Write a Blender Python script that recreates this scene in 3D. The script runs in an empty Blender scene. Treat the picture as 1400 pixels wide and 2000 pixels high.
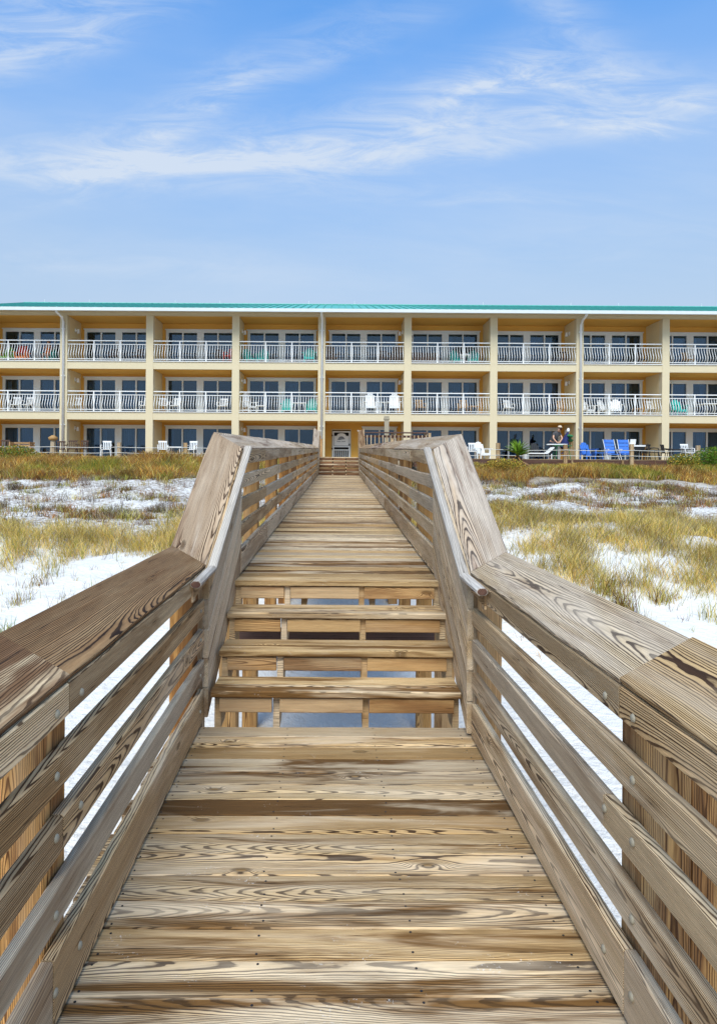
import bpy, bmesh, math, random
import numpy as np
from mathutils import Vector, Matrix, Quaternion

random.seed(7)
rng = np.random.default_rng(11)
S = bpy.context.scene
COL = S.collection
R = math.radians
EYE = 2.6            # eye height above the sand

# ------------------------------------------------------------------ camera
cam_d = bpy.data.cameras.new('camera')
cam = bpy.data.objects.new('camera', cam_d); COL.objects.link(cam)
cam_d.sensor_fit = 'VERTICAL'; cam_d.sensor_height = 36.0; cam_d.sensor_width = 24.0
cam_d.lens = 1250 / 2000 * 36.0
cam_d.shift_x = 38 / 2000; cam_d.shift_y = -85 / 2000
cam_d.clip_start = 0.05; cam_d.clip_end = 9000
cam.matrix_world = Matrix.Translation((0, 0, EYE)) @ Matrix.Rotation(R(90), 4, 'X') @ Matrix.Rotation(R(0.37), 4, 'Z')
S.camera = cam

# ------------------------------------------------------------------ node helper
class G:
    def __init__(s, nt): s.t = nt; s.n = nt.nodes; s.l = nt.links
    def put(s, inp, v):
        if isinstance(v, bpy.types.NodeSocket): s.l.new(v, inp)
        elif v is not None:
            if isinstance(v, (tuple, list)) and len(v) == 3 and len(inp.default_value) == 4: v = (*v, 1)
            inp.default_value = v
    def node(s, typ, **kw):
        nd = s.n.new(typ)
        for k, v in kw.items(): setattr(nd, k, v)
        return nd
    def m(s, op, a, b=None, c=None, clamp=False):
        nd = s.node('ShaderNodeMath', operation=op, use_clamp=clamp)
        s.put(nd.inputs[0], a)
        if b is not None: s.put(nd.inputs[1], b)
        if c is not None: s.put(nd.inputs[2], c)
        return nd.outputs[0]
    def sep(s, v):
        nd = s.node('ShaderNodeSeparateXYZ'); s.put(nd.inputs[0], v); return nd.outputs
    def comb(s, x, y, z):
        nd = s.node('ShaderNodeCombineXYZ')
        for i, v in enumerate((x, y, z)): s.put(nd.inputs[i], v)
        return nd.outputs[0]
    def noise(s, vec, scale=1.0, detail=2.0, rough=0.5, dist=0.0):
        nd = s.node('ShaderNodeTexNoise'); s.put(nd.inputs['Vector'], vec)
        nd.inputs['Scale'].default_value = scale; nd.inputs['Detail'].default_value = detail
        nd.inputs['Roughness'].default_value = rough; nd.inputs['Distortion'].default_value = dist
        return nd.outputs[0]
    def mix(s, f, a, b, blend='MIX'):
        nd = s.node('ShaderNodeMix', data_type='RGBA', blend_type=blend)
        s.put(nd.inputs[0], f); s.put(nd.inputs[6], a); s.put(nd.inputs[7], b)
        return nd.outputs[2]
    def ramp(s, f, stops, interp='LINEAR'):
        nd = s.node('ShaderNodeValToRGB'); s.put(nd.inputs[0], f)
        cr = nd.color_ramp; cr.interpolation = interp
        while len(cr.elements) < len(stops): cr.elements.new(0.5)
        for e, (p, c) in zip(cr.elements, stops):
            e.position = p; e.color = (*c, 1) if len(c) == 3 else c
        return nd.outputs[0]
    def step(s, v, lo, hi, a=0.0, b=1.0):
        nd = s.node('ShaderNodeMapRange', interpolation_type='SMOOTHSTEP'); s.put(nd.inputs[0], v)
        nd.inputs[1].default_value = lo; nd.inputs[2].default_value = hi
        nd.inputs[3].default_value = a; nd.inputs[4].default_value = b
        return nd.outputs[0]

def new_mat(name):
    m = bpy.data.materials.new(name); m.use_nodes = True
    g = G(m.node_tree); b = g.n['Principled BSDF']
    return m, g, b

# ------------------------------------------------------------------ world
SUN_EL, SUN_AZ = 52.0, 188.0      # azimuth clockwise from +Y (the sun stands behind the camera, a little left)
world = bpy.data.worlds.new('World'); S.world = world; world.use_nodes = True
g = G(world.node_tree); g.n.clear()
sky = g.node('ShaderNodeTexSky', sky_type='NISHITA')
sky.sun_disc = False; sky.sun_elevation = R(SUN_EL); sky.sun_rotation = R(SUN_AZ)
sky.air_density = 1.0; sky.dust_density = 1.2; sky.ozone_density = 2.2; sky.altitude = 0
tc = g.node('ShaderNodeTexCoord')
x, y, z = g.sep(tc.outputs['Generated'])
zc = g.m('MAXIMUM', z, 0.03)
yc = g.m('MAXIMUM', y, 0.12)
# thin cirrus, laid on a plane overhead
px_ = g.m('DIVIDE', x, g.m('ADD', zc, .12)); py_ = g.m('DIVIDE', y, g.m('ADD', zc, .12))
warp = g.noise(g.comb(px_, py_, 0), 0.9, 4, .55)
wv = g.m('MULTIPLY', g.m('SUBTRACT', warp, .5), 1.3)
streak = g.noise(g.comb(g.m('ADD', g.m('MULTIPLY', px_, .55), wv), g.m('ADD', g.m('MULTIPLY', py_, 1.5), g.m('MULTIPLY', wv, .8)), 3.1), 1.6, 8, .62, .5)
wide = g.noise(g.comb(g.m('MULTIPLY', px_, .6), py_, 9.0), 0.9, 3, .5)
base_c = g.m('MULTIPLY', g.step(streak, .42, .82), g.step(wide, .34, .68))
# the larger wisps that this sky shows: arcs in u = x/y, v = z/y
u = g.m('DIVIDE', x, yc); v = g.m('DIVIDE', z, yc)
n1 = g.noise(g.comb(u, g.m('MULTIPLY', v, 2.0), 0), 2.6, 3, .5)
n2 = g.noise(g.comb(g.m('MULTIPLY', u, 2.2), g.m('MULTIPLY', v, 9), 5), 2.5, 9, .68, .8)
def wisp(px, py, ln, wd, ang, curve, amp, soft=1.0):
    u0, v0 = (px - 662) / 1250, (915 - py) / 1250
    c, s_ = math.cos(ang), math.sin(ang)
    du = g.m('SUBTRACT', u, u0)
    dv = g.m('ADD', g.m('SUBTRACT', v, v0), g.m('MULTIPLY', g.m('SUBTRACT', n1, .5), .10))
    a = g.m('ADD', g.m('MULTIPLY', du, c), g.m('MULTIPLY', dv, s_))
    b = g.m('SUBTRACT', g.m('MULTIPLY', dv, c), g.m('MULTIPLY', du, s_))
    b = g.m('ADD', b, g.m('MULTIPLY', g.m('MULTIPLY', a, a), curve))
    ea = g.m('MULTIPLY', g.m('MULTIPLY', a, a), -1 / (ln * ln))
    # sharper lower edge, feathery upper edge
    up = g.m('MAXIMUM', b, 0); dn = g.m('MINIMUM', b, 0)
    eb = g.m('ADD', g.m('MULTIPLY', g.m('MULTIPLY', up, up), -1 / (wd * wd)), g.m('MULTIPLY', g.m('MULTIPLY', dn, dn), -1 / (wd * wd * .16)))
    e = g.m('EXPONENT', g.m('ADD', ea, eb))
    return g.m('MULTIPLY', g.m('MULTIPLY', e, g.step(n2, .32, .70, .12, 1.08)), amp)
ws = [wisp(1150, 160, .26, .045, -.03, .5, .85), wisp(900, 215, .15, .05, .35, -1.2, .55),
      wisp(1210, 240, .16, .035, -.05, .2, .7), wisp(250, 325, .42, .05, .02, -.15, .75),
      wisp(340, 250, .22, .045, .55, -.2, .4), wisp(560, 150, .25, .05, .42, 0, .35),
      wisp(820, 310, .35, .045, .10, -.25, .6), wisp(60, 90, .24, .10, .25, -.4, .7),
      wisp(1000, 390, .2, .018, .05, 0, .25), wisp(400, 370, .3, .05, .0, .1, .35),
      wisp(150, 540, .5, .05, 0, 0, .25), wisp(1080, 40, .10, .05, -.5, 0, .3)]
acc = ws[0]
for w_ in ws[1:]: acc = g.m('ADD', acc, w_)
acc = g.m('MULTIPLY', acc, g.step(y, .1, .4))
veil = g.m('MULTIPLY', g.step(g.noise(g.comb(g.m('MULTIPLY', px_, .5), g.m('MULTIPLY', py_, 1.1), 20.), .8, 5, .6, .4), .36, .70), g.step(z, .12, .30, .0, .20))
acc = g.m('ADD', acc, veil)
cl = g.m('ADD', g.m('MULTIPLY', base_c, g.m('ADD', .30, g.m('MULTIPLY', g.step(y, .35, -.1), .9))), acc)  # extra unseen cirrus overhead and behind the camera, added to whiten the fill light
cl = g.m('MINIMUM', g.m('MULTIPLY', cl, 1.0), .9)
haze_f = g.step(z, .06, .62, .94, .0)
cld = (3.7, 4.2, 4.9)
skc = g.mix(1.0, sky.outputs[0], g.mix(g.m('MULTIPLY', haze_f, 1.15, clamp=True), (.72, 1.34, 1.74), (1.0, 1.0, .85)), 'MULTIPLY')
skc = g.mix(haze_f, skc, (2.75, 3.42, 4.45))
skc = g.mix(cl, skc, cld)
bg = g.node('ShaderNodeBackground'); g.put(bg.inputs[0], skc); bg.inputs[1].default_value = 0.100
wo = g.node('ShaderNodeOutputWorld'); g.l.new(bg.outputs[0], wo.inputs[0])

sun_d = bpy.data.lights.new('sun', 'SUN'); sun_d.energy = 2.1; sun_d.angle = R(34); sun_d.color = (1, .93, .82)
sun = bpy.data.objects.new('sun', sun_d); COL.objects.link(sun)
sd = Vector((math.sin(R(SUN_AZ)) * math.cos(R(SUN_EL)), math.cos(R(SUN_AZ)) * math.cos(R(SUN_EL)), math.sin(R(SUN_EL))))
sun.rotation_euler = (-sd).to_track_quat('-Z', 'Y').to_euler()
S.view_settings.view_transform = 'Standard'; S.view_settings.look = 'None'
S.view_settings.gamma = 1; S.view_settings.use_curve_mapping = False
S.view_settings.exposure = 0.88
S.render.engine = 'CYCLES'
S.cycles.max_bounces = 7; S.cycles.transparent_max_bounces = 8

# ------------------------------------------------------------------ materials
def plain(name, col, rough=.6, metal=0.0, var=.06, scale=3.0, spec=.4):
    m, g, b = new_mat(name)
    t = g.node('ShaderNodeTexCoord').outputs['Object']
    n = g.noise(t, scale, 5, .6); n2 = g.noise(t, scale * 9, 3, .6)
    f = g.m('ADD', g.m('MULTIPLY', g.m('SUBTRACT', n, .5), var * 3), g.m('ADD', 1.0, g.m('MULTIPLY', g.m('SUBTRACT', n2, .5), var)))
    g.put(b.inputs['Base Color'], g.mix(1.0, col, g.comb(f, f, f), 'MULTIPLY'))
    b.inputs['Roughness'].default_value = rough; b.inputs['Metallic'].default_value = metal
    b.inputs['Specular IOR Level'].default_value = spec
    return m

def wood(name, light, mid, dark, grey, grey_amt, stain, ring=150., contrast=1.0, wet=.35, sand=0.0, knots=True, tone=.45):
    """Weathered pine: growth rings cut by the board's faces, knots, fibres, greyed patches and stains."""
    m, g, b = new_mat(name)
    P = g.node('ShaderNodeTexCoord').outputs['Object']
    rnd = g.node('ShaderNodeObjectInfo').outputs['Random']
    x, y, z = g.sep(P)
    r2 = g.m('FRACT', g.m('MULTIPLY', rnd, 17.31)); r3 = g.m('FRACT', g.m('MULTIPLY', rnd, 91.7)); r4 = g.m('FRACT', g.m('MULTIPLY', rnd, 233.9))
    ox = g.m('MULTIPLY', rnd, 83.0); xo = g.m('ADD', x, ox)
    # pith position wanders along the board
    na = g.noise(g.comb(g.m('MULTIPLY', xo, .30), r2, 0), 1, 1, .5)
    nb = g.noise(g.comb(g.m('MULTIPLY', xo, .42), r2, 7), 1, 1, .5)
    y0 = g.m('ADD', g.m('MULTIPLY', g.m('SUBTRACT', na, .5), .14), g.m('MULTIPLY', g.m('SUBTRACT', r3, .5), .30))
    z0 = g.m('SUBTRACT', g.m('ADD', g.m('MULTIPLY', g.m('SUBTRACT', nb, .5), .16), g.m('MULTIPLY', g.m('MULTIPLY', x, g.m('SUBTRACT', r2, .5)), .06)), g.m('ADD', .035, g.m('MULTIPLY', r4, .06)))
    dy = g.m('SUBTRACT', y, y0); dz = g.m('SUBTRACT', z, z0)
    rr = g.m('SQRT', g.m('ADD', g.m('MULTIPLY', dy, dy), g.m('MULTIPLY', dz, dz)))
    wob = g.noise(g.comb(g.m('MULTIPLY', xo, 2.2), g.m('MULTIPLY', y, 7), g.m('MULTIPLY', z, 7)), 1, 4, .5)
    rr = g.m('ADD', rr, g.m('MULTIPLY', g.m('SUBTRACT', wob, .5), .009))
    wob2 = g.noise(g.comb(g.m('MULTIPLY', xo, 9), g.m('MULTIPLY', y, 40), g.m('MULTIPLY', z, 40)), 1, 2, .5)
    rr = g.m('ADD', rr, g.m('MULTIPLY', g.m('SUBTRACT', wob2, .5), .0038))
    core = None
    if knots:
        vo = g.node('ShaderNodeTexVoronoi', voronoi_dimensions='2D', feature='F1')
        g.put(vo.inputs['Vector'], g.comb(g.m('MULTIPLY', xo, 1.15), g.m('ADD', g.m('MULTIPLY', y, 3.0), g.m('MULTIPLY', r2, 40)), 0))
        vo.inputs['Scale'].default_value = 1.0
        kd = vo.outputs['Distance']
        hi = g.node('ShaderNodeSeparateColor'); g.put(hi.inputs[0], vo.outputs['Color'])
        on = g.m('GREATER_THAN', hi.outputs[0], .70)
        k = g.m('MULTIPLY', g.m('EXPONENT', g.m('MULTIPLY', g.m('MULTIPLY', kd, kd), -150)), on)
        rr = g.m('ADD', rr, g.m('MULTIPLY', k, .024))
        core = g.m('MULTIPLY', g.m('SUBTRACT', 1.0, g.step(kd, .016, .036)), on)
        rim = g.m('MULTIPLY', g.m('SUBTRACT', 1.0, g.step(kd, .036, .062)), on)
    ringn = g.noise(g.comb(0.0, g.m('MULTIPLY', rr, 55), r3), 1, 1, .5)
    ph = g.m('ADD', g.m('MULTIPLY', rr, g.m('MULTIPLY', ring, g.m('ADD', .75, g.m('MULTIPLY', r2, .5)))), g.m('MULTIPLY', ringn, 2.0))
    s = g.m('FRACT', ph)
    late = g.ramp(s, [(0, (.08,) * 3), (.30, (.0,) * 3), (.55, (.14,) * 3), (.76, (.85,) * 3), (.90, (1,) * 3), (1, (.08,) * 3)], 'EASE')
    fib = g.noise(g.comb(g.m('MULTIPLY', xo, 9), g.m('MULTIPLY', y, 330), g.m('MULTIPLY', z, 330)), 1, 3, .6)
    fib2 = g.noise(g.comb(g.m('MULTIPLY', xo, 2.5), g.m('MULTIPLY', y, 90), g.m('MULTIPLY', z, 90)), 1, 3, .6)
    big = g.noise(g.comb(g.m('MULTIPLY', xo, 1.1), g.m('MULTIPLY', y, 11), g.m('ADD', g.m('MULTIPLY', z, 11), r4)), 1, 4, .6, .6)
    big2 = g.noise(g.comb(g.m('MULTIPLY', xo, .8), g.m('MULTIPLY', y, 7), g.m('ADD', g.m('MULTIPLY', z, 7), 5.)), 1, 4, .62, .8)
    # colour
    la = g.m('MULTIPLY', late, g.m('ADD', .55 * contrast, g.m('MULTIPLY', fib2, .75 * contrast)), clamp=True)
    wash = g.step(big2, .38, .72)
    la = g.m('MULTIPLY', la, g.m('SUBTRACT', 1.0, g.m('MULTIPLY', wash, .45)))
    ton = g.m('ADD', g.m('MULTIPLY', g.m('SUBTRACT', rnd, .5), tone * 2), g.m('MULTIPLY', g.m('SUBTRACT', big, .5), 1.5))
    basec = g.mix(g.m('ADD', .45, ton, clamp=True), light, mid)
    c = g.mix(la, basec, dark)
    gf = g.m('MULTIPLY', g.step(g.m('ADD', big2, g.m('MULTIPLY', g.m('SUBTRACT', r3, .5), .5)), .32, .68), grey_amt)
    gcol = g.mix(g.m('MULTIPLY', la, .8), grey, tuple(.28 * q for q in grey))
    c = g.mix(gf, c, gcol)
    st = g.m('MULTIPLY', g.step(g.m('ADD', big, g.m('MULTIPLY', g.m('SUBTRACT', r4, .5), .40)), .50, .72), wet)
    c = g.mix(st, c, g.mix(la, stain, tuple(.35 * q for q in stain)))
    f = g.m('ADD', g.m('ADD', .22, g.m('MULTIPLY', fib, .80)), g.m('MULTIPLY', fib2, .80))
    f = g.m('MULTIPLY', f, g.m('ADD', .80, g.m('MULTIPLY', g.m('FRACT', g.m('MULTIPLY', rnd, 57.7)), .38)))
    c = g.mix(1.0, c, g.comb(f, f, f), 'MULTIPLY')
    # drying cracks along the fibres
    cr = g.noise(g.comb(g.m('MULTIPLY', xo, 1.6), g.m('MULTIPLY', y, 75), g.m('MULTIPLY', z, 75)), 1, 2, .4)
    crk = g.m('SUBTRACT', 1.0, g.step(g.m('ABSOLUTE', g.m('SUBTRACT', cr, .34)), .004, .016))
    crk = g.m('MULTIPLY', crk, g.step(big, .5, .6))
    c = g.mix(g.m('MULTIPLY', crk, .8), c, tuple(.25 * q for q in dark))
    if core is not None:
        c = g.mix(g.m('MULTIPLY', rim, .55), c, tuple(.7 * q for q in dark))
        c = g.mix(g.m('MULTIPLY', core, .85), c, g.mix(late, tuple(.65 * q for q in mid), tuple(.4 * q for q in dark)))
    if sand > 0:
        s1 = g.noise(g.comb(xo, g.m('ADD', y, ox), z), 95, 3, .7); s2 = g.noise(g.comb(xo, g.m('MULTIPLY', g.m('ADD', y, ox), 1.4), 1), 5.0, 3, .6)
        sp = g.m('MULTIPLY', g.step(s1, .59, .67), g.step(s2, .58, .72))
        c = g.mix(g.m('MULTIPLY', sp, sand), c, (.78, .76, .72))
    g.put(b.inputs['Base Color'], c)
    b.inputs['Roughness'].default_value = .82; b.inputs['Specular IOR Level'].default_value = .25
    bm_ = g.node('ShaderNodeBump'); bm_.inputs['Strength'].default_value = .55; bm_.inputs['Distance'].default_value = .003
    h = g.m('ADD', g.m('MULTIPLY', late, .7), g.m('SUBTRACT', g.m('MULTIPLY', fib, .5), g.m('MULTIPLY', crk, 1.5)))
    g.put(bm_.inputs['Height'], h); g.l.new(bm_.outputs[0], b.inputs['Normal'])
    return m

M = {}
M['deck'] = wood('weathered_deck_pine', (.72, .515, .265), (.46, .275, .105), (.050, .022, .006), (.68, .59, .46), .48, (.165, .080, .022), 260, 1.7, 1.0, .8)
M['riser'] = wood('riser_pine', (.62, .40, .18), (.46, .25, .09), (.11, .046, .015), (.46, .37, .27), .35, (.20, .085, .028), 210, 1.1, .6)
M['rail'] = wood('greyed_rail_pine', (.76, .56, .33), (.55, .35, .165), (.070, .034, .013), (.70, .585, .44), .5, (.25, .125, .042), 240, 1.7, .55)
M['cap'] = wood('cap_board_pine', (.66, .49, .29), (.40, .23, .10), (.034, .015, .006), (.64, .55, .45), .55, (.15, .066, .024), 235, 1.45, .9)
M['cap_dark'] = wood('dark_cap_pine', (.52, .35, .18), (.27, .14, .055), (.020, .008, .003), (.50, .41, .31), .25, (.10, .04, .013), 190, 1.8, 1.0)
M['cap_mid'] = wood('stair_cap_pine', (.52, .39, .26), (.30, .18, .095), (.040, .019, .009), (.56, .49, .41), .65, (.13, .06, .028), 210, 1.45, 1.0)
M['cap_gold'] = wood('golden_cap_pine', (.66, .46, .23), (.44, .25, .09), (.05, .022, .008), (.62, .53, .42), .45, (.16, .066, .02), 200, 1.5, .7)
M['post'] = wood('orange_post_pine', (.78, .43, .15), (.55, .25, .06), (.11, .036, .008), (.44, .33, .22), .38, (.22, .09, .03), 210, 1.25, .8, knots=False)
M['silver'] = wood('silvered_handrail', (.62, .56, .48), (.50, .43, .35), (.20, .16, .12), (.68, .64, .58), .75, (.34, .28, .22), 200, .9, .4, knots=False)
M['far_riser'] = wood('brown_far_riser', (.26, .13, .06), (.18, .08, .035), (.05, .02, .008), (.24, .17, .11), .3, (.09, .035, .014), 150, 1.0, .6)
M['dark_wood'] = wood('dark_wet_pine', (.15, .075, .05), (.10, .045, .03), (.03, .015, .01), (.12, .09, .08), .4, (.05, .02, .015), 120, .9, .5)
M['bolt'] = plain('galvanised_bolt', (.34, .30, .22), .7, .15, .15, 60)
M['cream'] = plain('cream_stucco', (.64, .55, .37), .9, 0, .03, 1.2, .2)
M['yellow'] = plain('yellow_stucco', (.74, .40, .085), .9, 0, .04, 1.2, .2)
M['side'] = plain('pale_yellow_stucco', (.72, .58, .33), .9, 0, .03, 1.2, .2)
M['white'] = plain('white_paint', (.80, .80, .78), .5, 0, .03, 2)
M['frame'] = plain('white_vinyl', (.72, .74, .72), .4, 0, .02, 2)
M['gutter'] = plain('gutter_enamel', (.62, .66, .66), .4, 0, .05, 1)
M['curtain'] = plain('blue_grey_curtain', (.16, .24, .30), .9, 0, .1, 2)
M['curtain_pale'] = plain('pale_curtain', (.34, .38, .36), .9, 0, .1, 2)
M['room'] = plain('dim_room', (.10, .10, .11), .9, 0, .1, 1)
M['teal'] = plain('teal_plastic', (.025, .42, .36), .4, 0, .05, 4)
M['white_plastic'] = plain('white_plastic', (.78, .79, .78), .4, 0, .03, 4)
M['blue'] = plain('blue_fabric', (.04, .16, .55), .7, 0, .12, 6)
M['navy'] = plain('navy_fabric', (.012, .02, .10), .8, 0, .1, 6)
M['brown'] = plain('dark_brown_wicker', (.07, .035, .02), .7, 0, .2, 20)
M['black'] = plain('black_iron', (.015, .015, .016), .5, 0, .1, 10)
M['red'] = plain('red_cloth', (.55, .035, .02), .8, 0, .1, 6)
M['orange'] = plain('orange_cloth', (.85, .22, .03), .8, 0, .1, 6)
M['green'] = plain('green_cloth', (.18, .38, .03), .8, 0, .15, 6)
M['dgreen'] = plain('bottle_green_cloth', (.03, .16, .06), .8, 0, .15, 6)
M['tanwood'] = plain('tan_furniture_wood', (.38, .22, .08), .6, 0, .2, 12)
M['rope'] = plain('pale_rope', (.62, .60, .54), .8, 0, .1, 30)
M['skin'] = plain('skin', (.55, .31, .20), .5, 0, .05, 10)
M['grey_shirt'] = plain('grey_shirt', (.075, .075, .08), .85, 0, .1, 10)
M['jeans'] = plain('dark_trousers', (.02, .025, .045), .9, 0, .1, 10)
M['cap_cloth'] = plain('tan_cap', (.62, .50, .36), .8, 0, .1, 10)
M['hair'] = plain('auburn_hair', (.10, .03, .012), .7, 0, .2, 30)
M['stone'] = plain('stucco_post', (.36, .31, .22), .9, 0, .12, 8)
M['sign_ink'] = plain('dark_sign_ink', (.05, .055, .06), .6)
M['sign_grey'] = plain('grey_sign_ink', (.20, .21, .22), .6)

m, g, b = new_mat('teal_roof_metal')
t = g.node('ShaderNodeTexCoord').outputs['Object']
n = g.noise(t, .8, 5, .6)
g.put(b.inputs['Base Color'], g.mix(n, (.04, .33, .26), (.08, .42, .34)))
b.inputs['Roughness'].default_value = .38; b.inputs['Specular IOR Level'].default_value = .6
M['roof'] = m

m, g, b = new_mat('window_glass')
g.n.remove(b)
tr = g.node('ShaderNodeBsdfTransparent'); tr.inputs[0].default_value = (.50, .66, .80, 1)
gl = g.node('ShaderNodeBsdfGlossy'); gl.inputs['Roughness'].default_value = .02; gl.inputs[0].default_value = (.75, .9, 1, 1)
fr = g.node('ShaderNodeFresnel'); fr.inputs[0].default_value = 1.6
wv_ = g.noise(g.node('ShaderNodeTexCoord').outputs['Object'], .9, 2, .5)
bp = g.node('ShaderNodeBump'); bp.inputs['Strength'].default_value = .05; bp.inputs['Distance'].default_value = .02
g.put(bp.inputs['Height'], wv_); g.l.new(bp.outputs[0], gl.inputs['Normal'])
mx = g.node('ShaderNodeMixShader'); g.put(mx.inputs[0], g.m('MULTIPLY', fr.outputs[0], 1.25, clamp=True))
g.l.new(tr.outputs[0], mx.inputs[1]); g.l.new(gl.outputs[0], mx.inputs[2])
g.l.new(mx.outputs[0], g.n['Material Output'].inputs[0])
M['glass'] = m

m, g, b = new_mat('white_quartz_sand')
geo = g.node('ShaderNodeNewGeometry').outputs['Position']
X, Y, Z = g.sep(geo)
n1 = g.noise(geo, .7, 6, .6); n2 = g.noise(geo, 7, 5, .65); n3 = g.noise(geo, 55, 4, .7)
litter = g.m('MULTIPLY', g.step(Y, 11.5, 16), g.m('MULTIPLY', g.step(n2, .44, .58), g.step(n1, .30, .52)))
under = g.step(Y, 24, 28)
n4 = g.noise(g.comb(g.m('MULTIPLY', X, 9), g.m('MULTIPLY', Y, 16), Z), 1, 5, .7)
patch = g.m('MULTIPLY', g.step(Y, 11.5, 15.5), g.step(n1, .34, .60))
fine = g.m('MULTIPLY', g.step(n4, .47, .60), g.m('ADD', .25, g.m('MULTIPLY', patch, .75)))
f = g.m('ADD', g.m('MULTIPLY', litter, .55), g.m('ADD', g.m('MULTIPLY', g.m('MULTIPLY', fine, g.step(Y, 9.5, 15)), .75), g.m('MULTIPLY', g.step(n3, .66, .74), .14)), clamp=True)
c = g.mix(g.m('MULTIPLY', n1, .3), (.74, .72, .675), (.62, .585, .53))
c = g.mix(f, c, g.mix(n3, (.16, .115, .08), (.34, .27, .20)))
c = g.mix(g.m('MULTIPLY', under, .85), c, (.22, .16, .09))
g.put(b.inputs['Base Color'], c)
b.inputs['Roughness'].default_value = .95; b.inputs['Specular IOR Level'].default_value = .1
bp = g.node('ShaderNodeBump'); bp.inputs['Strength'].default_value = .8; bp.inputs['Distance'].default_value = .16
g.put(bp.inputs['Height'], g.m('ADD', g.m('MULTIPLY', n2, .5), g.m('MULTIPLY', n1, .8))); g.l.new(bp.outputs[0], b.inputs['Normal'])
M['sand'] = m

m, g, b = new_mat('sea_water')
g.put(b.inputs['Base Color'], (.02, .12, .15)); b.inputs['Roughness'].default_value = .18
M['sea'] = m

def foliage_mat(name, transl=.35):
    m, g, b = new_mat(name)
    a = g.node('ShaderNodeAttribute', attribute_name='tint')
    g.put(b.inputs['Base Color'], a.outputs['Color']); b.inputs['Roughness'].default_value = .75
    b.inputs['Specular IOR Level'].default_value = .2
    tl = g.node('ShaderNodeBsdfTranslucent'); g.put(tl.inputs[0], a.outputs['Color'])
    mx = g.node('ShaderNodeMixShader'); mx.inputs[0].default_value = transl
    g.l.new(b.outputs[0], mx.inputs[1]); g.l.new(tl.outputs[0], mx.inputs[2])
    g.l.new(mx.outputs[0], g.n['Material Output'].inputs[0])
    return m
M['grass'] = foliage_mat('dune_grass_blades')

# ------------------------------------------------------------------ object helpers
def tag(o, label=None, cat=None, group=None, kind=None):
    if label: o['label'] = label
    if cat: o['category'] = cat
    if group: o['group'] = group
    if kind: o['kind'] = kind
    return o
def empty(name, loc=(0, 0, 0), rz=0.0, label=None, cat=None, group=None):
    o = bpy.data.objects.new(name, None); COL.objects.link(o)
    o.location = loc; o.rotation_euler = (0, 0, rz); o.empty_display_size = .2
    return tag(o, label, cat, group)
def link(name, me, mat=None, parent=None, mw=None):
    o = bpy.data.objects.new(name, me); COL.objects.link(o)
    if mat is not None and not me.materials: me.materials.append(M[mat] if isinstance(mat, str) else mat)
    if parent is not None: o.parent = parent
    if mw is not None: o.matrix_local = mw
    return o
def mesh(name, vs, fs, smooth=False):
    me = bpy.data.meshes.new(name); me.from_pydata([tuple(v) for v in vs], [], fs)
    me.validate()
    bm = bmesh.new(); bm.from_mesh(me); bmesh.ops.recalc_face_normals(bm, faces=bm.faces); bm.to_mesh(me); bm.free()
    if smooth:
        for p in me.polygons: p.use_smooth = True
    return me
class MB:
    """Collects simple solids; build() links them as one mesh object."""
    def __init__(s): s.v = []; s.f = []
    def add(s, vs, fs):
        k = len(s.v); s.v += [tuple(q) for q in vs]; s.f += [tuple(i + k for i in q) for q in fs]; return s
    def box(s, x0, x1, y0, y1, z0, z1, rot=None, org=None):
        vs = [Vector((x, y, z)) for z in (z0, z1) for y in (y0, y1) for x in (x0, x1)]
        if rot is not None:
            o = Vector(org) if org is not None else Vector(((x0 + x1) / 2, (y0 + y1) / 2, (z0 + z1) / 2))
            vs = [rot @ (q - o) + o for q in vs]
        return s.add(vs, [(0, 2, 3, 1), (4, 5, 7, 6), (0, 1, 5, 4), (2, 6, 7, 3), (0, 4, 6, 2), (1, 3, 7, 5)])
    def tube(s, pts, r, n=8, cap=True):
        pts = [Vector(p) for p in pts]; rings = []
        for i, p in enumerate(pts):
            d = (pts[min(i + 1, len(pts) - 1)] - pts[max(i - 1, 0)]).normalized()
            a = d.cross(Vector((0, 0, 1)))
            if a.length < .05: a = d.cross(Vector((1, 0, 0)))
            a.normalize(); b_ = d.cross(a)
            ri = r[i] if isinstance(r, (list, tuple)) else r
            rings.append([p + a * (ri * math.cos(2 * math.pi * k / n)) + b_ * (ri * math.sin(2 * math.pi * k / n)) for k in range(n)])
        vs = [q for rg in rings for q in rg]; fs = []
        for i in range(len(pts) - 1):
            for k in range(n):
                fs.append((i * n + k, i * n + (k + 1) % n, (i + 1) * n + (k + 1) % n, (i + 1) * n + k))
        if cap: fs += [tuple(range(n)), tuple(range((len(pts) - 1) * n, len(pts) * n))]
        return s.add(vs, fs)
    def prism(s, poly, axis, a, b_):
        """poly: 2D points; axis: extrusion axis index"""
        def P(q, t):
            c = [0, 0, 0]; o = [i for i in range(3) if i != axis]; c[axis] = t; c[o[0]] = q[0]; c[o[1]] = q[1]; return tuple(c)
        n = len(poly); vs = [P(q, a) for q in poly] + [P(q, b_) for q in poly]
        fs = [tuple(range(n)), tuple(range(n, 2 * n))] + [(i, (i + 1) % n, n + (i + 1) % n, n + i) for i in range(n)]
        return s.add(vs, fs)
    def build(s, name, mat, parent=None, smooth=False):
        return link(name, mesh(name, s.v, s.f, smooth), mat, parent)

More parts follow.
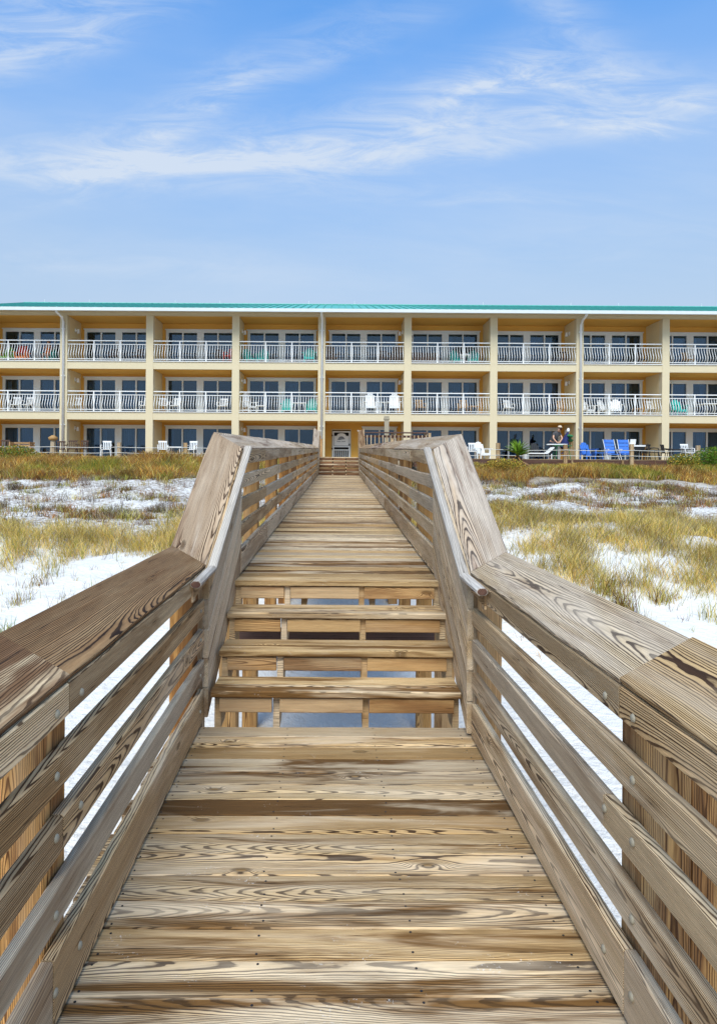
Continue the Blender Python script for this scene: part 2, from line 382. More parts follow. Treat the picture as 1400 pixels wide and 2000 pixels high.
def board(name, p0, p1, w, t, mat, parent, seg=.35, jit=.0015, bev=.005, round_=False, end_w=None):
    """A sawn board from p0 to p1 (ends cut along w and t), chamfered and slightly uneven, in its own frame with X along the grain."""
    p0, p1, w, t = Vector(p0), Vector(p1), Vector(w), Vector(t)
    L = (p1 - p0).length; xd = (p1 - p0) / L
    yd = (w - xd * w.dot(xd)).normalized(); zd = xd.cross(yd)
    if zd.dot(t) < 0: yd = -yd; zd = xd.cross(yd)
    mw = Matrix((xd, yd, zd)).transposed().to_4x4(); mw.translation = (p0 + p1) / 2
    inv = mw.inverted()
    if round_:
        sg_ = lambda q_: math.copysign(abs(q_) ** .55, q_)
        sec = [w * (.5 * sg_(math.cos(a))) + t * (.5 * sg_(math.sin(a))) for a in [2 * math.pi * k / 14 for k in range(14)]]
    else:
        bw, bt = bev / w.length, bev / t.length
        sec = [w * a + t * c for a, c in ((-.5 + bw, -.5), (.5 - bw, -.5), (.5, -.5 + bt), (.5, .5 - bt), (.5 - bw, .5), (-.5 + bw, .5), (-.5, .5 - bt), (-.5, -.5 + bt))]
    n = len(sec); k = max(1, int(round(L / seg)))
    vs = []; fs = []
    for i in range(k + 1):
        c = p0.lerp(p1, i / k)
        jw = random.uniform(-jit, jit); jt = random.uniform(-jit, jit); sc = 1 + random.uniform(-jit, jit) * 5
        off = w.normalized() * jw + t.normalized() * jt * .6
        for q in sec: vs.append(inv @ (c + q * sc + off))
    for i in range(k):
        for j in range(n):
            fs.append((i * n + j, i * n + (j + 1) % n, (i + 1) * n + (j + 1) % n, (i + 1) * n + j))
    fs += [tuple(range(n))[::-1], tuple(range(k * n, (k + 1) * n))]
    return link(name, mesh(name, vs, fs, round_), mat, parent, mw)

_bolt = None
def bolt(parent, p, nrm, r=.013):
    global _bolt
    if _bolt is None:
        vs = []; fs = []; n = 10
        for (rr, h) in ((1.0, 0), (1.0, .12), (.82, .38), (.45, .55)):
            for k_ in range(n): vs.append((rr * math.cos(2 * math.pi * k_ / n), rr * math.sin(2 * math.pi * k_ / n), h))
        for i in range(3):
            for k_ in range(n): fs.append((i * n + k_, i * n + (k_ + 1) % n, (i + 1) * n + (k_ + 1) % n, (i + 1) * n + k_))
        fs += [tuple(range(3 * n, 4 * n))]
        _bolt = mesh('bolt', vs, fs, True); _bolt.materials.append(M['bolt'])
    o = bpy.data.objects.new('bolt', _bolt); COL.objects.link(o); o.parent = parent
    q = Vector(nrm).to_track_quat('Z', 'Y')
    w = Matrix.Translation(p) @ q.to_matrix().to_4x4() @ Matrix.Scale(r, 4)
    o.matrix_local = parent.matrix_basis.inverted() @ w if parent.parent is not None else w
    return o

# ------------------------------------------------------------------ terrain
def hash2(ix, iy, s):
    h = (ix.astype(np.int64) * 374761393 + iy.astype(np.int64) * 668265263 + s * 974634777) & 0xffffffff
    h = ((h ^ (h >> 13)) * 1274126177) & 0xffffffff
    return ((h ^ (h >> 16)) & 0xffff) / 65535.0
def vnoise(x, y, s=0):
    x = np.asarray(x, float); y = np.asarray(y, float)
    ix = np.floor(x); iy = np.floor(y); fx = x - ix; fy = y - iy
    fx = fx * fx * (3 - 2 * fx); fy = fy * fy * (3 - 2 * fy)
    a = hash2(ix, iy, s); b = hash2(ix + 1, iy, s); c = hash2(ix, iy + 1, s); d = hash2(ix + 1, iy + 1, s)
    return (a * (1 - fx) + b * fx) * (1 - fy) + (c * (1 - fx) + d * fx) * fy
def fbm(x, y, o=4, s=0):
    v = 0; a = .5; t = 0
    for i in range(o): v = v + a * vnoise(x, y, s + i * 17); t += a; a *= .5; x = x * 2.03 + 5.1; y = y * 2.03 + 1.7
    return v / t
YS = [-4000, -90, -45, -20, 0, 6, 8, 9.5, 11, 13, 16, 20, 24, 27, 30, 33, 4000]
ZS = [-3.5, -3.5, -1.2, -.15, 0, 0, .12, .38, .74, 1.10, 1.36, 1.70, 2.0, 2.22, 2.72, 2.86, 2.86]
def ground(x, y):
    x = np.asarray(x, float); y = np.asarray(y, float)
    yy = y + (fbm(x * .16 + 3, y * .05, 2, 5) - .5) * 2.4 * np.clip((y - 5) / 5, 0, 1) * np.clip((34 - y) / 4, 0, 1)
    z = np.interp(yy, YS, ZS)
    amp = np.clip((y - 7) / 6, .22, 1) * np.clip((33 - y) / 3, .05, 1)
    z = z + (fbm(x * .16 + 7, y * .22, 2, 9) - .5) * .9 * np.clip((y - 9) / 5, 0, 1) * np.clip((31 - y) / 5, 0, 1) * np.clip((np.abs(x) - 1) / 3, 0, 1)
    z = z + (fbm(x * .45, y * .45, 4, 1) - .5) * .55 * amp * np.clip(np.abs(x) / 3, .35, 1) + (fbm(x * 2.6, y * 2.6, 3, 2) - .5) * .12 * np.clip((60 - np.abs(y)) / 10, 0, 1)
    return z
ax = np.concatenate([-np.geomspace(3500, 32, 22), np.arange(-31, 31.01, .22), np.geomspace(32, 3500, 22)])
ay = np.concatenate([-np.geomspace(3500, 12, 22), np.arange(-11.8, 36, .22), np.geomspace(36.2, 3500, 20)])
gx, gy = np.meshgrid(ax, ay); gz = ground(gx, gy)
nx, ny = len(ax), len(ay)
idx = np.arange(nx * ny).reshape(ny, nx)
q = np.stack([idx[:-1, :-1], idx[:-1, 1:], idx[1:, 1:], idx[1:, :-1]], -1).reshape(-1, 4)
def np_mesh(name, V, loops, starts, totals):
    me = bpy.data.meshes.new(name)
    me.vertices.add(len(V)); me.vertices.foreach_set('co', V.astype(np.float32).ravel())
    me.loops.add(len(loops)); me.loops.foreach_set('vertex_index', loops.astype(np.int32))
    me.polygons.add(len(starts)); me.polygons.foreach_set('loop_start', starts.astype(np.int32))
    me.polygons.foreach_set('loop_total', totals.astype(np.int32))
    me.update(calc_edges=True)
    return me
V = np.stack([gx, gy, gz], -1).reshape(-1, 3)
me = np_mesh('sand_ground', V, q.ravel(), np.arange(len(q)) * 4, np.full(len(q), 4))
for p in me.polygons: p.use_smooth = True
gnd = tag(link('sand_ground', me, 'sand'), kind='structure')
sea = tag(MB().add([(-4000, -4000, -1.9), (4000, -4000, -1.9), (4000, -30, -1.9), (-4000, -30, -1.9)], [(0, 1, 2, 3)]).build('sea', 'sea'), kind='structure')

# ------------------------------------------------------------------ boardwalk
BW = empty('boardwalk', (0, 0, 0), 0, 'weathered wooden boardwalk with slatted railings climbing over the dune towards the apartments', 'boardwalk')
H = lambda h: EYE + h
SK = -.0208                                   # the lower platform runs slightly to the left
def lx(a, y): return a + SK * y
DECK_T = .038
def deck_board(xc, y, z, half, name='deck_board', pitch=.0, mat='deck', wd=.1412, tilt=0):
    a = random.uniform(-.002, .002)
    e = random.uniform(-.006, .006)
    return board(name, (xc - half + e, y - a + tilt * half, z - DECK_T / 2), (xc + half + e, y + a - tilt * half, z - DECK_T / 2), (0, wd * random.uniform(.985, 1.008), wd * pitch), (0, 0, DECK_T), mat, BW, .3, .0009, .004)
yb = 3.96 - .07
nail_me = mesh('nail', [(.0045 * math.cos(k_ * 1.0472), .0045 * math.sin(k_ * 1.0472), z_) for z_ in (0, .0008) for k_ in range(6)], [(6, 7, 8, 9, 10, 11)] + [(k_, (k_ + 1) % 6, 6 + (k_ + 1) % 6, 6 + k_) for k_ in range(6)])
nail_me.materials.append(M['black'])
while yb > 1.0:
    o_ = deck_board(lx(.06, yb), yb, H(-1.60) + random.uniform(-.0012, .0012), .98, tilt=-.008)
    for xn in (-.80, -.28, .24, .76):
        for yn in (-.045, .045):
            nl = bpy.data.objects.new('nail', nail_me); COL.objects.link(nl); nl.parent = o_
            nl.location = (xn + random.uniform(-.008, .008), yn + random.uniform(-.01, .01), DECK_T / 2 + .0003)
    yb -= .1445
# stairs up
TR = [(3.92, -1.37), (4.20, -1.20), (4.48, -1.015)]
for (yf, h) in TR:
    for j in range(2):
        board('tread', (-.775, yf + .07 + j * .1435, H(h) - .019), (.755, yf + .07 + j * .1435, H(h) - .019), (0, .14, 0), (0, 0, .04), 'deck', BW, .3, .001, .005)
for (yf, h) in TR + [(4.76, -.838)]:
    for (a, b_) in ((-.725, -.405), (-.355, .155), (.195, .715)):
        board('riser', (a, yf + .035, H(h) - .046 - .045), (b_, yf + .035, H(h) - .046 - .045), (0, 0, .09), (0, .036, 0), 'riser', BW, .3, .001)
for xs in (-.745, -.38, .175, .735):
    poly = [(3.99, H(-1.62)), (3.99, H(-1.41))]
    poly += [(4.235, H(-1.41)), (4.235, H(-1.24)), (4.515, H(-1.24)), (4.515, H(-1.055)), (4.795, H(-1.055)), (4.795, H(-.878)), (4.86, H(-.878)), (4.86, H(-1.12)), (4.12, H(-1.62))]
    mb = MB().prism([(p[0] - 4.4, p[1] - H(-1.2)) for p in poly], 0, -.02, .02)
    o = mb.build('stringer', 'rail', BW); o.location = (xs, 4.4, H(-1.2))
# upper walkway
U0, U1 = 4.76, 23.6
SL = (.838 - .245) / (U1 - U0)
def uh(y): return -.838 + SL * (y - U0)
n_b = int((U1 - U0) / .1435); pit = (U1 - U0) / n_b
for i in range(n_b):
    y = U0 + pit * (i + .5)
    deck_board(0, y, H(uh(y)) + random.uniform(-.001, .001), .90, pitch=SL, wd=pit - .0035)
# far stairs and landing
FS = [(23.6 + .28 * i, -.245 + .137 * (i + 1)) for i in range(5)]
for (yf, h) in FS[:4]:
    board('tread', (-.77, yf + .14, H(h) - .019), (.77, yf + .14, H(h) - .019), (0, .27, 0), (0, 0, .038), 'deck', BW, .4, .001)
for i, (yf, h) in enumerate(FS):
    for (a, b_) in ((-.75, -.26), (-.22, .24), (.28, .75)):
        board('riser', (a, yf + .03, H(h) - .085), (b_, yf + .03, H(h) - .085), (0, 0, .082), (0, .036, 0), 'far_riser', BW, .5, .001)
for xs in (-.24, .26, -.77, .77):
    board('stringer', (xs, 23.62, H(-.36)), (xs, 24.95, H(.24)), (0, 0, .30), (.035, 0, 0), 'rail', BW, .5, .001)
LH = .44
y = 24.72 + .075
while y < 31:
    board('deck_board', (-.95, y, H(LH) - .019), (3.6, y, H(LH) - .019), (0, .139, 0), (0, 0, .038), 'deck', BW, 1.2, .001)
    y += .145
# rails: 5 levels given as (top, bottom) depths under the eye at the wall plane, relative to the platform
RL = [(.960, .862), (.775, .672), (.588, .484), (.396, .288), (.208, .014)]       # heights above the deck
def rail_line(side, xa, ya, xb, yb_, ha, hb, levels, thick=.038, first='fascia', mat='rail', name='rail'):
    """horizontal or sloping boards between two cross planes; ha, hb are deck levels relative to the eye"""
    out = []
    for i, (t_, b_) in enumerate(levels):
        hm = (t_ + b_) / 2
        out.append(board(name, (xa + side * thick / 2, ya, H(ha + hm)), (xb + side * thick / 2, yb_, H(hb + hm)), (0, 0, t_ - b_), (thick, 0, 0), mat, BW, .45, .003 if yb_ - ya > 3 else .0018))
    return out
def cap_piece(side, xa, ya, xb, yb_, za, zb, mat='cap'):
    """cap board leaning in towards the walkway: its inner edge lies at za..zb"""
    wv = Vector((side * .2185, 0, .124)); tv = Vector((-side * .124, 0, .2185)).normalized() * .038
    c = wv / 2 - tv / 2
    return board('cap_board', Vector((xa, ya, H(za))) + c, Vector((xb, yb_, H(zb))) + c, wv, tv, mat, BW, .3, .0022, .004)
bolts = []
JL, JR = 4.08, 3.86                            # where the lower rail caps meet the stair caps
TL, TRr = 4.97, 5.02                           # where the stair caps meet the upper caps
for side, a, jy, ty, xu in ((-1, -.755, JL, TL, -.752), (1, .874, JR, TRr, .737)):
    xin = lambda y, a=a: lx(a, y)
    # lower rails: near piece (y 0.6..1.9) and far piece (1.9..jy)
    for (ya, yb2) in ((.45, 1.895), (1.905, jy)):
        for i, (t_, b_) in enumerate(RL):
            # joints staggered: some rails run through
            brk = {0: (1.90, 1.90), 1: (None, None), 2: (1.86, 2.0), 3: (None, None), 4: (1.80, 1.86)}[i][0 if side < 0 else 1]
            if brk is None:
                if ya > 1: continue
                y0_, y1_ = .45, jy - .06
            else:
                y0_, y1_ = (ya, brk - .003) if ya < 1 else (brk + .003, jy - (.06 if i else 0))
            hm = (t_ + b_) / 2
            o = board('rail', (xin(y0_) + side * .019, y0_, H(-1.6 + hm)), (xin(y1_) + side * .019, y1_, H(-1.6 + hm)), (0, 0, t_ - b_), (.038, 0, 0), 'rail', BW, .3, .0016)
            for yy in (1.81, 1.99, 3.9):
                if y0_ < yy < y1_ and not (yy == 1.99 and brk is None) and not (yy > 3 and i == 0):
                    bolt(o, (xin(yy) - side * .0005, yy, H(-1.6 + hm + .012 * ((i * 7) % 3 - 1))), (-side, 0, 0))
    cap_piece(side, xin(.45), .45, xin(1.902), 1.902, -.617, -.617, 'cap_gold' if side > 0 else 'cap')
    cap_piece(side, xin(1.908), 1.908, xin(jy), jy, -.622, -.622, 'cap_dark' if side < 0 else 'cap')
    # stair cap, stair rails
    cap_piece(side, xin(jy), jy + .004, xu, ty, -.620, .155, 'cap_mid')
    dl = (ty - jy)
    sl_h = .775
    xs_ = xu
    for i, (t_, b_) in enumerate([(.955, .787), (.777, .600), (.590, .415), (.405, .230), (.220, .040)]):
        hm = (t_ + b_) / 2
        o = board('stair_rail', (xin(jy) + side * .019 - side * .022, jy - .03, H(-1.6 + hm - .02)), (xs_ + side * .019, ty, H(-.838 + hm + .025)), (0, 0, t_ - b_), (.038, 0, 0), 'rail', BW, .3, .0015)
    # round silvered handrail along the inner edge of the cap
    hx = -side * .034
    hr = .030
    y_end = 3.58 if side < 0 else 3.42
    pts = [(xin(y_end) + hx, y_end, H(-.655)), (xin(jy) + hx, jy, H(-.645)), (xu + hx, ty + .08, H(.155))]
    for (p, q_) in ((0, 1), (1, 2)):
        board('handrail', pts[p], pts[q_], (2 * hr, 0, 0), (0, 0, .040), 'silver', BW, .3, .0008, .013)
    board('handrail_end', (xin(y_end) + hx, y_end - .003, H(-.655)), (xin(y_end) + hx, y_end + .012, H(-.655)), (2 * hr - .008, 0, 0), (0, 0, .034), 'dark_wood', BW, 1, 0, .012)
    mbk = MB().box(-.006, .006, -.03, .03, -.09, 0); mbk.prism([(-.01, -.09), (.035, -.035), (.035, -.02), (-.01, -.04)], 1, -.012, .012)
    o = mbk.build('handrail_bracket', 'rail', BW); o.location = (xin(y_end + .06) - side * .004, y_end + .08, H(-.675)); o.scale = (-side, 1, 1)
    # upper caps and rails
    cuts = [ty, 8.6, 12.2, 15.9, 19.6, U1]
    top = .993
    for k_ in range(5):
        ya, yb2 = cuts[k_] + (.004 if k_ else .004), cuts[k_ + 1] - .003
        za = (.155 if k_ == 0 else uh(ya) + top)
        cap_piece(side, xu, ya, xu, yb2, za, uh(yb2) + top)
    for i, (t_, b_) in enumerate([(.975, .860), (.775, .668), (.585, .478), (.395, .288), (.210, .016)]):
        off = (i * 1.7) % 3.3
        cs = [ty - .02] + [ty + 1.6 + off + 3.66 * j for j in range(5) if ty + 1.6 + off + 3.66 * j < U1 - .6] + [U1]
        for j in range(len(cs) - 1):
            ya, yb2 = cs[j] + .003, cs[j + 1] - .003; hm = (t_ + b_) / 2
            board('rail', (xu + side * .019, ya, H(uh(ya) + hm)), (xu + side * .019, yb2, H(uh(yb2) + hm)), (0, 0, t_ - b_), (.038, 0, 0), 'rail', BW, .5, .0045)
    # far stair caps and rails
    cap_piece(side, xu, U1 + .003, xu, 24.9, uh(U1) + top, 1.44)
    for (t_, b_) in [(.965, .825), (.780, .640), (.595, .455), (.410, .270), (.225, .065)]:
        hm = (t_ + b_) / 2
        board('rail', (xu + side * .019, U1, H(-.245 + hm)), (xu + side * .019, 24.9, H(LH + hm)), (0, 0, t_ - b_), (.038, 0, 0), 'rail', BW, .5, .003)
    # posts
    def post(x0, y0, z1, w=.14, d=.14, mat='post', bl=None):
        xc = x0 + side * w / 2
        zg = float(ground(xc, y0)) - .5
        return board('post', (xc, y0 + d / 2, zg), (xc, y0 + d / 2, z1), (w, 0, 0), (0, d, 0), mat, BW, .8, .001, .006)
    # doubled post at the near joint
    post(xin(1.95) + side * .040, 1.83, H(-.66), .14); post(xin(1.95) + side * .183, 1.84, H(-.62), .09)
    post(xin(3.88) + side * .040, 3.80 if side > 0 else 3.86, H(-.68))
    post(xin(.2) + side * .040, .1, H(-.66), .14)
    board('stair_post', (xin(jy) + side * .06, jy + .02, H(-1.75)), (xin(jy) + side * .06, jy + .02, H(-.68)), (.088, 0, 0), (0, .088, 0), 'rail', BW, .3, .001)
    py = [5.02, 6.25, 8.1, 9.95, 11.8, 13.65, 15.5, 17.35, 19.2, 21.05, 22.9, 23.9, 24.86]
    for j, yy in enumerate(py):
        hcap = (uh(yy) if yy < 23.6 else -.245 + (yy - 23.6) / 1.3 * (LH + .245)) + .955
        post(xu + side * .040, yy, H(hcap), mat='post')
    # tall end posts of the upper walk
    # beams, joists and braces under the decks
for (ya, yb2, h0, h1, x0) in ((1.0, 3.98, -1.64, -1.64, .0), (4.84, 23.6, uh(4.84) - .045, uh(23.6) - .045, 0)):
    for xs in (-.78, -.26, .26, .78):
        nn = 1 if yb2 < 5 else 4
        for k_ in range(nn):
            a_ = ya + (yb2 - ya) * k_ / nn; b2 = ya + (yb2 - ya) * (k_ + 1) / nn - .004
            ha = h0 + (h1 - h0) * k_ / nn; hb = h0 + (h1 - h0) * (k_ + 1) / nn
            sx = (.06 + SK * 2.5) if nn == 1 else 0
            board('joist', (xs + sx, a_, H(ha - .09)), (xs + sx, b2, H(hb - .09)), (0, 0, .175), (.038, 0, 0), 'riser', BW, 2, .001)
for yy in (2.0, 6.3, 8.15, 10.0, 11.85, 13.7, 15.55, 17.4, 19.25, 21.1, 22.95):
    hh = (uh(yy) if yy > 4 else -1.6) - .33
    board('cross_beam', (-1.0, yy, H(hh)), (1.0, yy, H(hh)), (0, 0, .18), (0, .07, 0), 'dark_wood' if yy < 7 else 'riser', BW, 1, .001)
board('cross_beam', (-1.0, 5.55, H(-1.46)), (1.0, 5.55, H(-1.46)), (0, 0, .14), (0, .07, 0), 'dark_wood', BW, 1, .001)
# landing side railing (faces the beach), running right
board('top_rail', (.85, 25.35, H(1.43)), (3.5, 25.35, H(1.43)), (0, .14, 0), (0, 0, .05), 'dark_wood', BW, .5, .002)
board('rail', (.85, 25.35, H(1.28)), (3.5, 25.35, H(1.28)), (0, 0, .09), (0, .036, 0), 'dark_wood', BW, .5, .002)
board('rail', (.85, 25.35, H(.56)), (3.5, 25.35, H(.56)), (0, 0, .09), (0, .036, 0), 'rail', BW, .5, .002)
for i in range(17):
    xx = .95 + i * .155
    board('picket', (xx, 25.32, H(.52)), (xx, 25.32, H(1.33)), (.036, 0, 0), (0, .036, 0), 'rail', BW, 1, .001)
for xx in (.82, 2.1, 3.42, 3.58):
    board('post', (xx, 25.42, H(-.9)), (xx, 25.42, H(1.43 if xx != .82 else 1.50)), (.1, 0, 0), (0, .1, 0), 'rail', BW, 1, .001)
for side in (-1, 1):
    xx = side * .80
    board('post', (xx, 25.0, H(-.9)), (xx, 25.0, H(1.50)), (.10, 0, 0), (0, .14, 0), 'rail', BW, 1, .001)
    board('cap_board', (side * .78, 24.9, H(1.46)), (side * .78, 25.3, H(1.50)), (.14, 0, 0), (0, 0, .038), 'silver', BW, 1, .001)
for (xx, yy) in ((-.85, 30.8), (3.5, 30.8), (-.85, 28), (3.5, 28)):
    board('post', (xx, yy, H(-.6)), (xx, yy, H(1.42)), (.1, 0, 0), (0, .1, 0), 'post', BW, 1, .001)

# ------------------------------------------------------------------ apartment building
BX = [-15.265 + 4.7565 * (k - 1) for k in range(0, 12)]         # column centres, from one bay left of the picture
FL = [.46, 3.09, 5.89]                                          # floor levels above the eye
CE = [2.63, 5.44, 8.40]                                         # openings' tops
YF, YB_ = 35.42, 37.40                                          # facade and back wall
AB = empty('apartment_building', (0, 36, EYE), 0, 'long three storey cream apartment block with recessed balconies and teal metal roof', 'building')
ABi = Matrix.Translation((0, -36, -EYE))
def ab(mb, name, mat, parent=None, smooth=False, kind=None):
    """mesh given in world coordinates, made a part of the building"""
    vs = [(v[0], v[1] - 36, v[2] - EYE) for v in mb.v]
    c = Vector((sum(v[0] for v in vs) / len(vs), sum(v[1] for v in vs) / len(vs), sum(v[2] for v in vs) / len(vs)))
    par = parent or AB
    o = link(name, mesh(name, [Vector(v) - c for v in vs], mb.f, smooth), mat, par)
    base = Vector((0, 0, 0))
    if parent is not None: base = parent.location
    o.location = c - base
    if kind: o['kind'] = kind
    return o
XL, XR = BX[0] - .2, BX[-1] + .2
for k, xc in enumerate(BX):
    ab(MB().box(xc - .2, xc + .2, YF, YF + .36, H(-.2), H(8.40)), 'column', 'cream')
    for i in range(3):
        ab(MB().box(xc - .17, xc + .17, YF + .36, YB_ - .002, H(FL[i]), H(CE[i])), 'partition', 'side')
for i in (0, 1):
    zt, zb = FL[i + 1], CE[i]
    for k in range(len(BX) - 1):
        a, b_ = BX[k] + .2, BX[k + 1] - .2
        ab(MB().box(a, b_, YF + .02, YB_, H(zb), H(zt - .04)), 'floor_slab', 'cream')
        ab(MB().box(a, b_, YF - .03, YF + .30, H(zt - .038), H(zt)), 'slab_edge', 'white')
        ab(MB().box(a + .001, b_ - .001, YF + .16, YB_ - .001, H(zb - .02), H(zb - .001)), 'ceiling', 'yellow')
ab(MB().box(XL, XR, YF - .015, YB_ + .2, H(8.402), H(8.56)), 'roof_beam', 'cream')
for k in range(len(BX) - 1):
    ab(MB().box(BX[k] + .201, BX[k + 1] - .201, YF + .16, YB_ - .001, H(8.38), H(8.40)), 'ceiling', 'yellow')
ab(MB().box(XL, XR, YF + .05, YB_, H(.2), H(FL[0])), 'floor_slab', 'stone')
# back walls with the door openings, glazing, rooms
FR_W, FR_M = 4.0, .17
glass_me = {}
for k in range(len(BX) - 1):
    xa, xb = BX[k] + .17, BX[k + 1] - .17
    fc = (xa + xb) / 2; f0, f1 = fc - FR_W / 2, fc + FR_W / 2
    for i in range(3):
        f0, f1 = fc - FR_W / 2, fc + FR_W / 2
        z0, z1 = H(FL[i]), H(CE[i]); ft = z0 + 2.14 if i else H(2.42)
        gate_bay = (i == 0 and k == 4)
        mb = MB()
        if gate_bay:
            gx0, gx1, gt = -.40, .66, H(2.24)
            w0 = 1.35
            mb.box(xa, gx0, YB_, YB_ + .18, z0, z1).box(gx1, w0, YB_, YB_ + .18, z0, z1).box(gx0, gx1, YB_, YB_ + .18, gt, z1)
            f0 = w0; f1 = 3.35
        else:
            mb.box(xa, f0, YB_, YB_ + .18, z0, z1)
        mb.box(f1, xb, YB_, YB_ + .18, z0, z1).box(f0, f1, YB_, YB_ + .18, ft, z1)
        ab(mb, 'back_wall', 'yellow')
        # sliding doors
        fy0, fy1 = YB_ - .05, YB_ + .10
        if gate_bay: panes = [(f0 + .13, f0 + .13 + .82), (f0 + 1.03, f0 + 1.85)]
        else:
            s0 = f0 + .15; panes = [(s0, s0 + .79), (s0 + .87, s0 + 1.66), (s0 + 2.05, s0 + 2.84), (s0 + 2.92, s0 + 3.71)]
        zb, zt = z0 + .10, ft - .16
        fm = MB(); cur = f0
        for (p0, p1) in panes: fm.box(cur, p0, fy0, fy1, z0, ft); cur = p1
        fm.box(cur, f1, fy0, fy1, z0, ft)
        for (p0, p1) in panes: fm.box(p0, p1, fy0 + .003, fy1, zt, ft).box(p0, p1, fy0 + .003, fy1, z0, zb)
        fm.box(f0 - .05, f1 + .05, YB_ - .075, YB_ - .052, ft - .02, ft + .045)
        fo = ab(fm, 'sliding_door', 'frame')
        for j, (p0, p1) in enumerate(panes):
            if random.random() < .13 and not gate_bay and i: pass
            ab(MB().box(p0 + .002, p1 - .002, YB_ + .02 + .02 * (j % 2), YB_ + .026 + .02 * (j % 2), zb + .002, zt - .002), 'pane', 'glass', fo)
            # curtain behind some panes
            if random.random() < .7:
                cw = random.choice((1.0, 1.0, .5, .3)) * (p1 - p0); cs = p0 if random.random() < .5 else p1 - cw
                n_f = max(3, int(cw / .05)); pts = []
                for q_ in range(n_f + 1): pts.append((cs + cw * q_ / n_f, YB_ + .30 + (.03 if q_ % 2 else -.03)))
                cm = MB(); vs = [(p[0], p[1], zb + .03) for p in pts] + [(p[0], p[1], zt - .05) for p in pts]
                cm.add(vs, [(q_, q_ + 1, n_f + 2 + q_, n_f + 1 + q_) for q_ in range(n_f)])
                ab(cm, 'curtain', random.choice(('curtain', 'curtain_pale')), fo)
        # the room behind
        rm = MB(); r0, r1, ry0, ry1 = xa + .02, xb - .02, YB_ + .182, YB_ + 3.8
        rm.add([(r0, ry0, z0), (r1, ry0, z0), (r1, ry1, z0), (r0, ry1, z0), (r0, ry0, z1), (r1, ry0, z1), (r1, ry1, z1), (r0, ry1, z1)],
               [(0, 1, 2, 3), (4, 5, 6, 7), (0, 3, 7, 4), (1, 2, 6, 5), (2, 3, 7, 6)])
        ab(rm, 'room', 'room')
# upper floors: railings with bellied balusters
rail_me = None
for k in range(len(BX) - 1):
    a, b_ = BX[k] + .2, BX[k + 1] - .2
    for i in (1, 2):
        z0 = H(FL[i]); ry = YF + .10
        ro = ab(MB().box(a, b_, ry - .025, ry + .025, z0 + 1.09, z0 + 1.14), 'balcony_railing', 'white')
        ab(MB().box(a, b_, ry - .02, ry + .02, z0 + .90, z0 + .935), 'sub_rail', 'white', ro)
        ab(MB().box(a, b_, ry - .02, ry + .02, z0 + .085, z0 + .12), 'bottom_rail', 'white', ro)
        for f_ in (1 / 3, 2 / 3):
            xx = a + (b_ - a) * f_
            ab(MB().box(xx - .03, xx + .03, ry - .03, ry + .03, z0, z0 + 1.088), 'railing_post', 'white', ro)
        nb = 30; mb = MB(); prof = [(0, .90), (.01, .80), (-.03, .66), (-.10, .50), (-.145, .38), (-.145, .28), (-.09, .18), (-.01, .12)]
        for q_ in range(nb):
            xx = a + (b_ - a) * (q_ + .5) / nb
            vs = []; fs = []; w = .0115
            for (dy, zz) in prof:
                vs += [(xx - w, ry + dy - w, z0 + zz), (xx + w, ry + dy - w, z0 + zz), (xx + w, ry + dy + w, z0 + zz), (xx - w, ry + dy + w, z0 + zz)]
            for s_ in range(len(prof) - 1):
                for e in range(4): fs.append((s_ * 4 + e, s_ * 4 + (e + 1) % 4, s_ * 4 + 4 + (e + 1) % 4, s_ * 4 + 4 + e))
            mb.add(vs, fs)
        ab(mb, 'balusters', 'white', ro, kind='stuff')
# roof, gutter, downspouts
EY, EH, RY, RH = 34.40, 8.57, 42.0, 10.72
ab(MB().box(XL - .4, XR + .4, EY - .10, EY + .03, H(8.39), H(8.565)), 'gutter', 'gutter')
ab(MB().add([(XL - .4, EY + .031, H(8.42)), (XR + .4, EY + .031, H(8.42)), (XR + .4, YF - .016, H(8.555)), (XL - .4, YF - .016, H(8.555)),
             (XL - .4, EY + .031, H(8.45)), (XR + .4, EY + .031, H(8.45)), (XR + .4, YF - .016, H(8.585)), (XL - .4, YF - .016, H(8.585))],
            [(0, 1, 2, 3), (4, 5, 6, 7), (0, 1, 5, 4), (2, 3, 7, 6), (0, 3, 7, 4), (1, 2, 6, 5)]), 'soffit', 'cream')
rf = ab(MB().prism([(EY, H(EH)), (RY, H(RH)), (RY + 7.6, H(EH)), (RY + 7.6, H(EH) - .08), (RY, H(RH) - .1), (EY, H(EH) - .06)], 0, XL - .5, XR + .5), 'roof', 'roof')
mb = MB(); xx = XL - .45
while xx < XR + .5:
    w = .02; hh = .055
    vs = [(xx - w, EY, H(EH) + .001), (xx + w, EY, H(EH) + .001), (xx + w, EY, H(EH) + hh), (xx - w, EY, H(EH) + hh), (xx - w, RY, H(RH) + .001), (xx + w, RY, H(RH) + .001), (xx + w, RY, H(RH) + hh), (xx - w, RY, H(RH) + hh)]
    mb.add(vs, [(0, 1, 2, 3), (4, 5, 6, 7), (0, 1, 5, 4), (1, 2, 6, 5), (2, 3, 7, 6), (3, 0, 4, 7)]); xx += .42
ab(mb, 'standing_seams', 'roof', rf, kind='stuff')
ab(MB().tube([(XL - .5, RY, H(RH + .03)), (XR + .5, RY, H(RH + .03))], .05, 6), 'ridge_cap', 'roof', rf)
for pxx in (86, 173, 341, 428, 601, 690, 941, 1112, 1205, 1367):
    xx = (pxx - 662) * RY / 1250
    ab(MB().tube([(xx, RY, H(RH)), (xx, RY, H(RH + .26))], [.03, .012], 5), 'lightning_rod', 'gutter', rf)
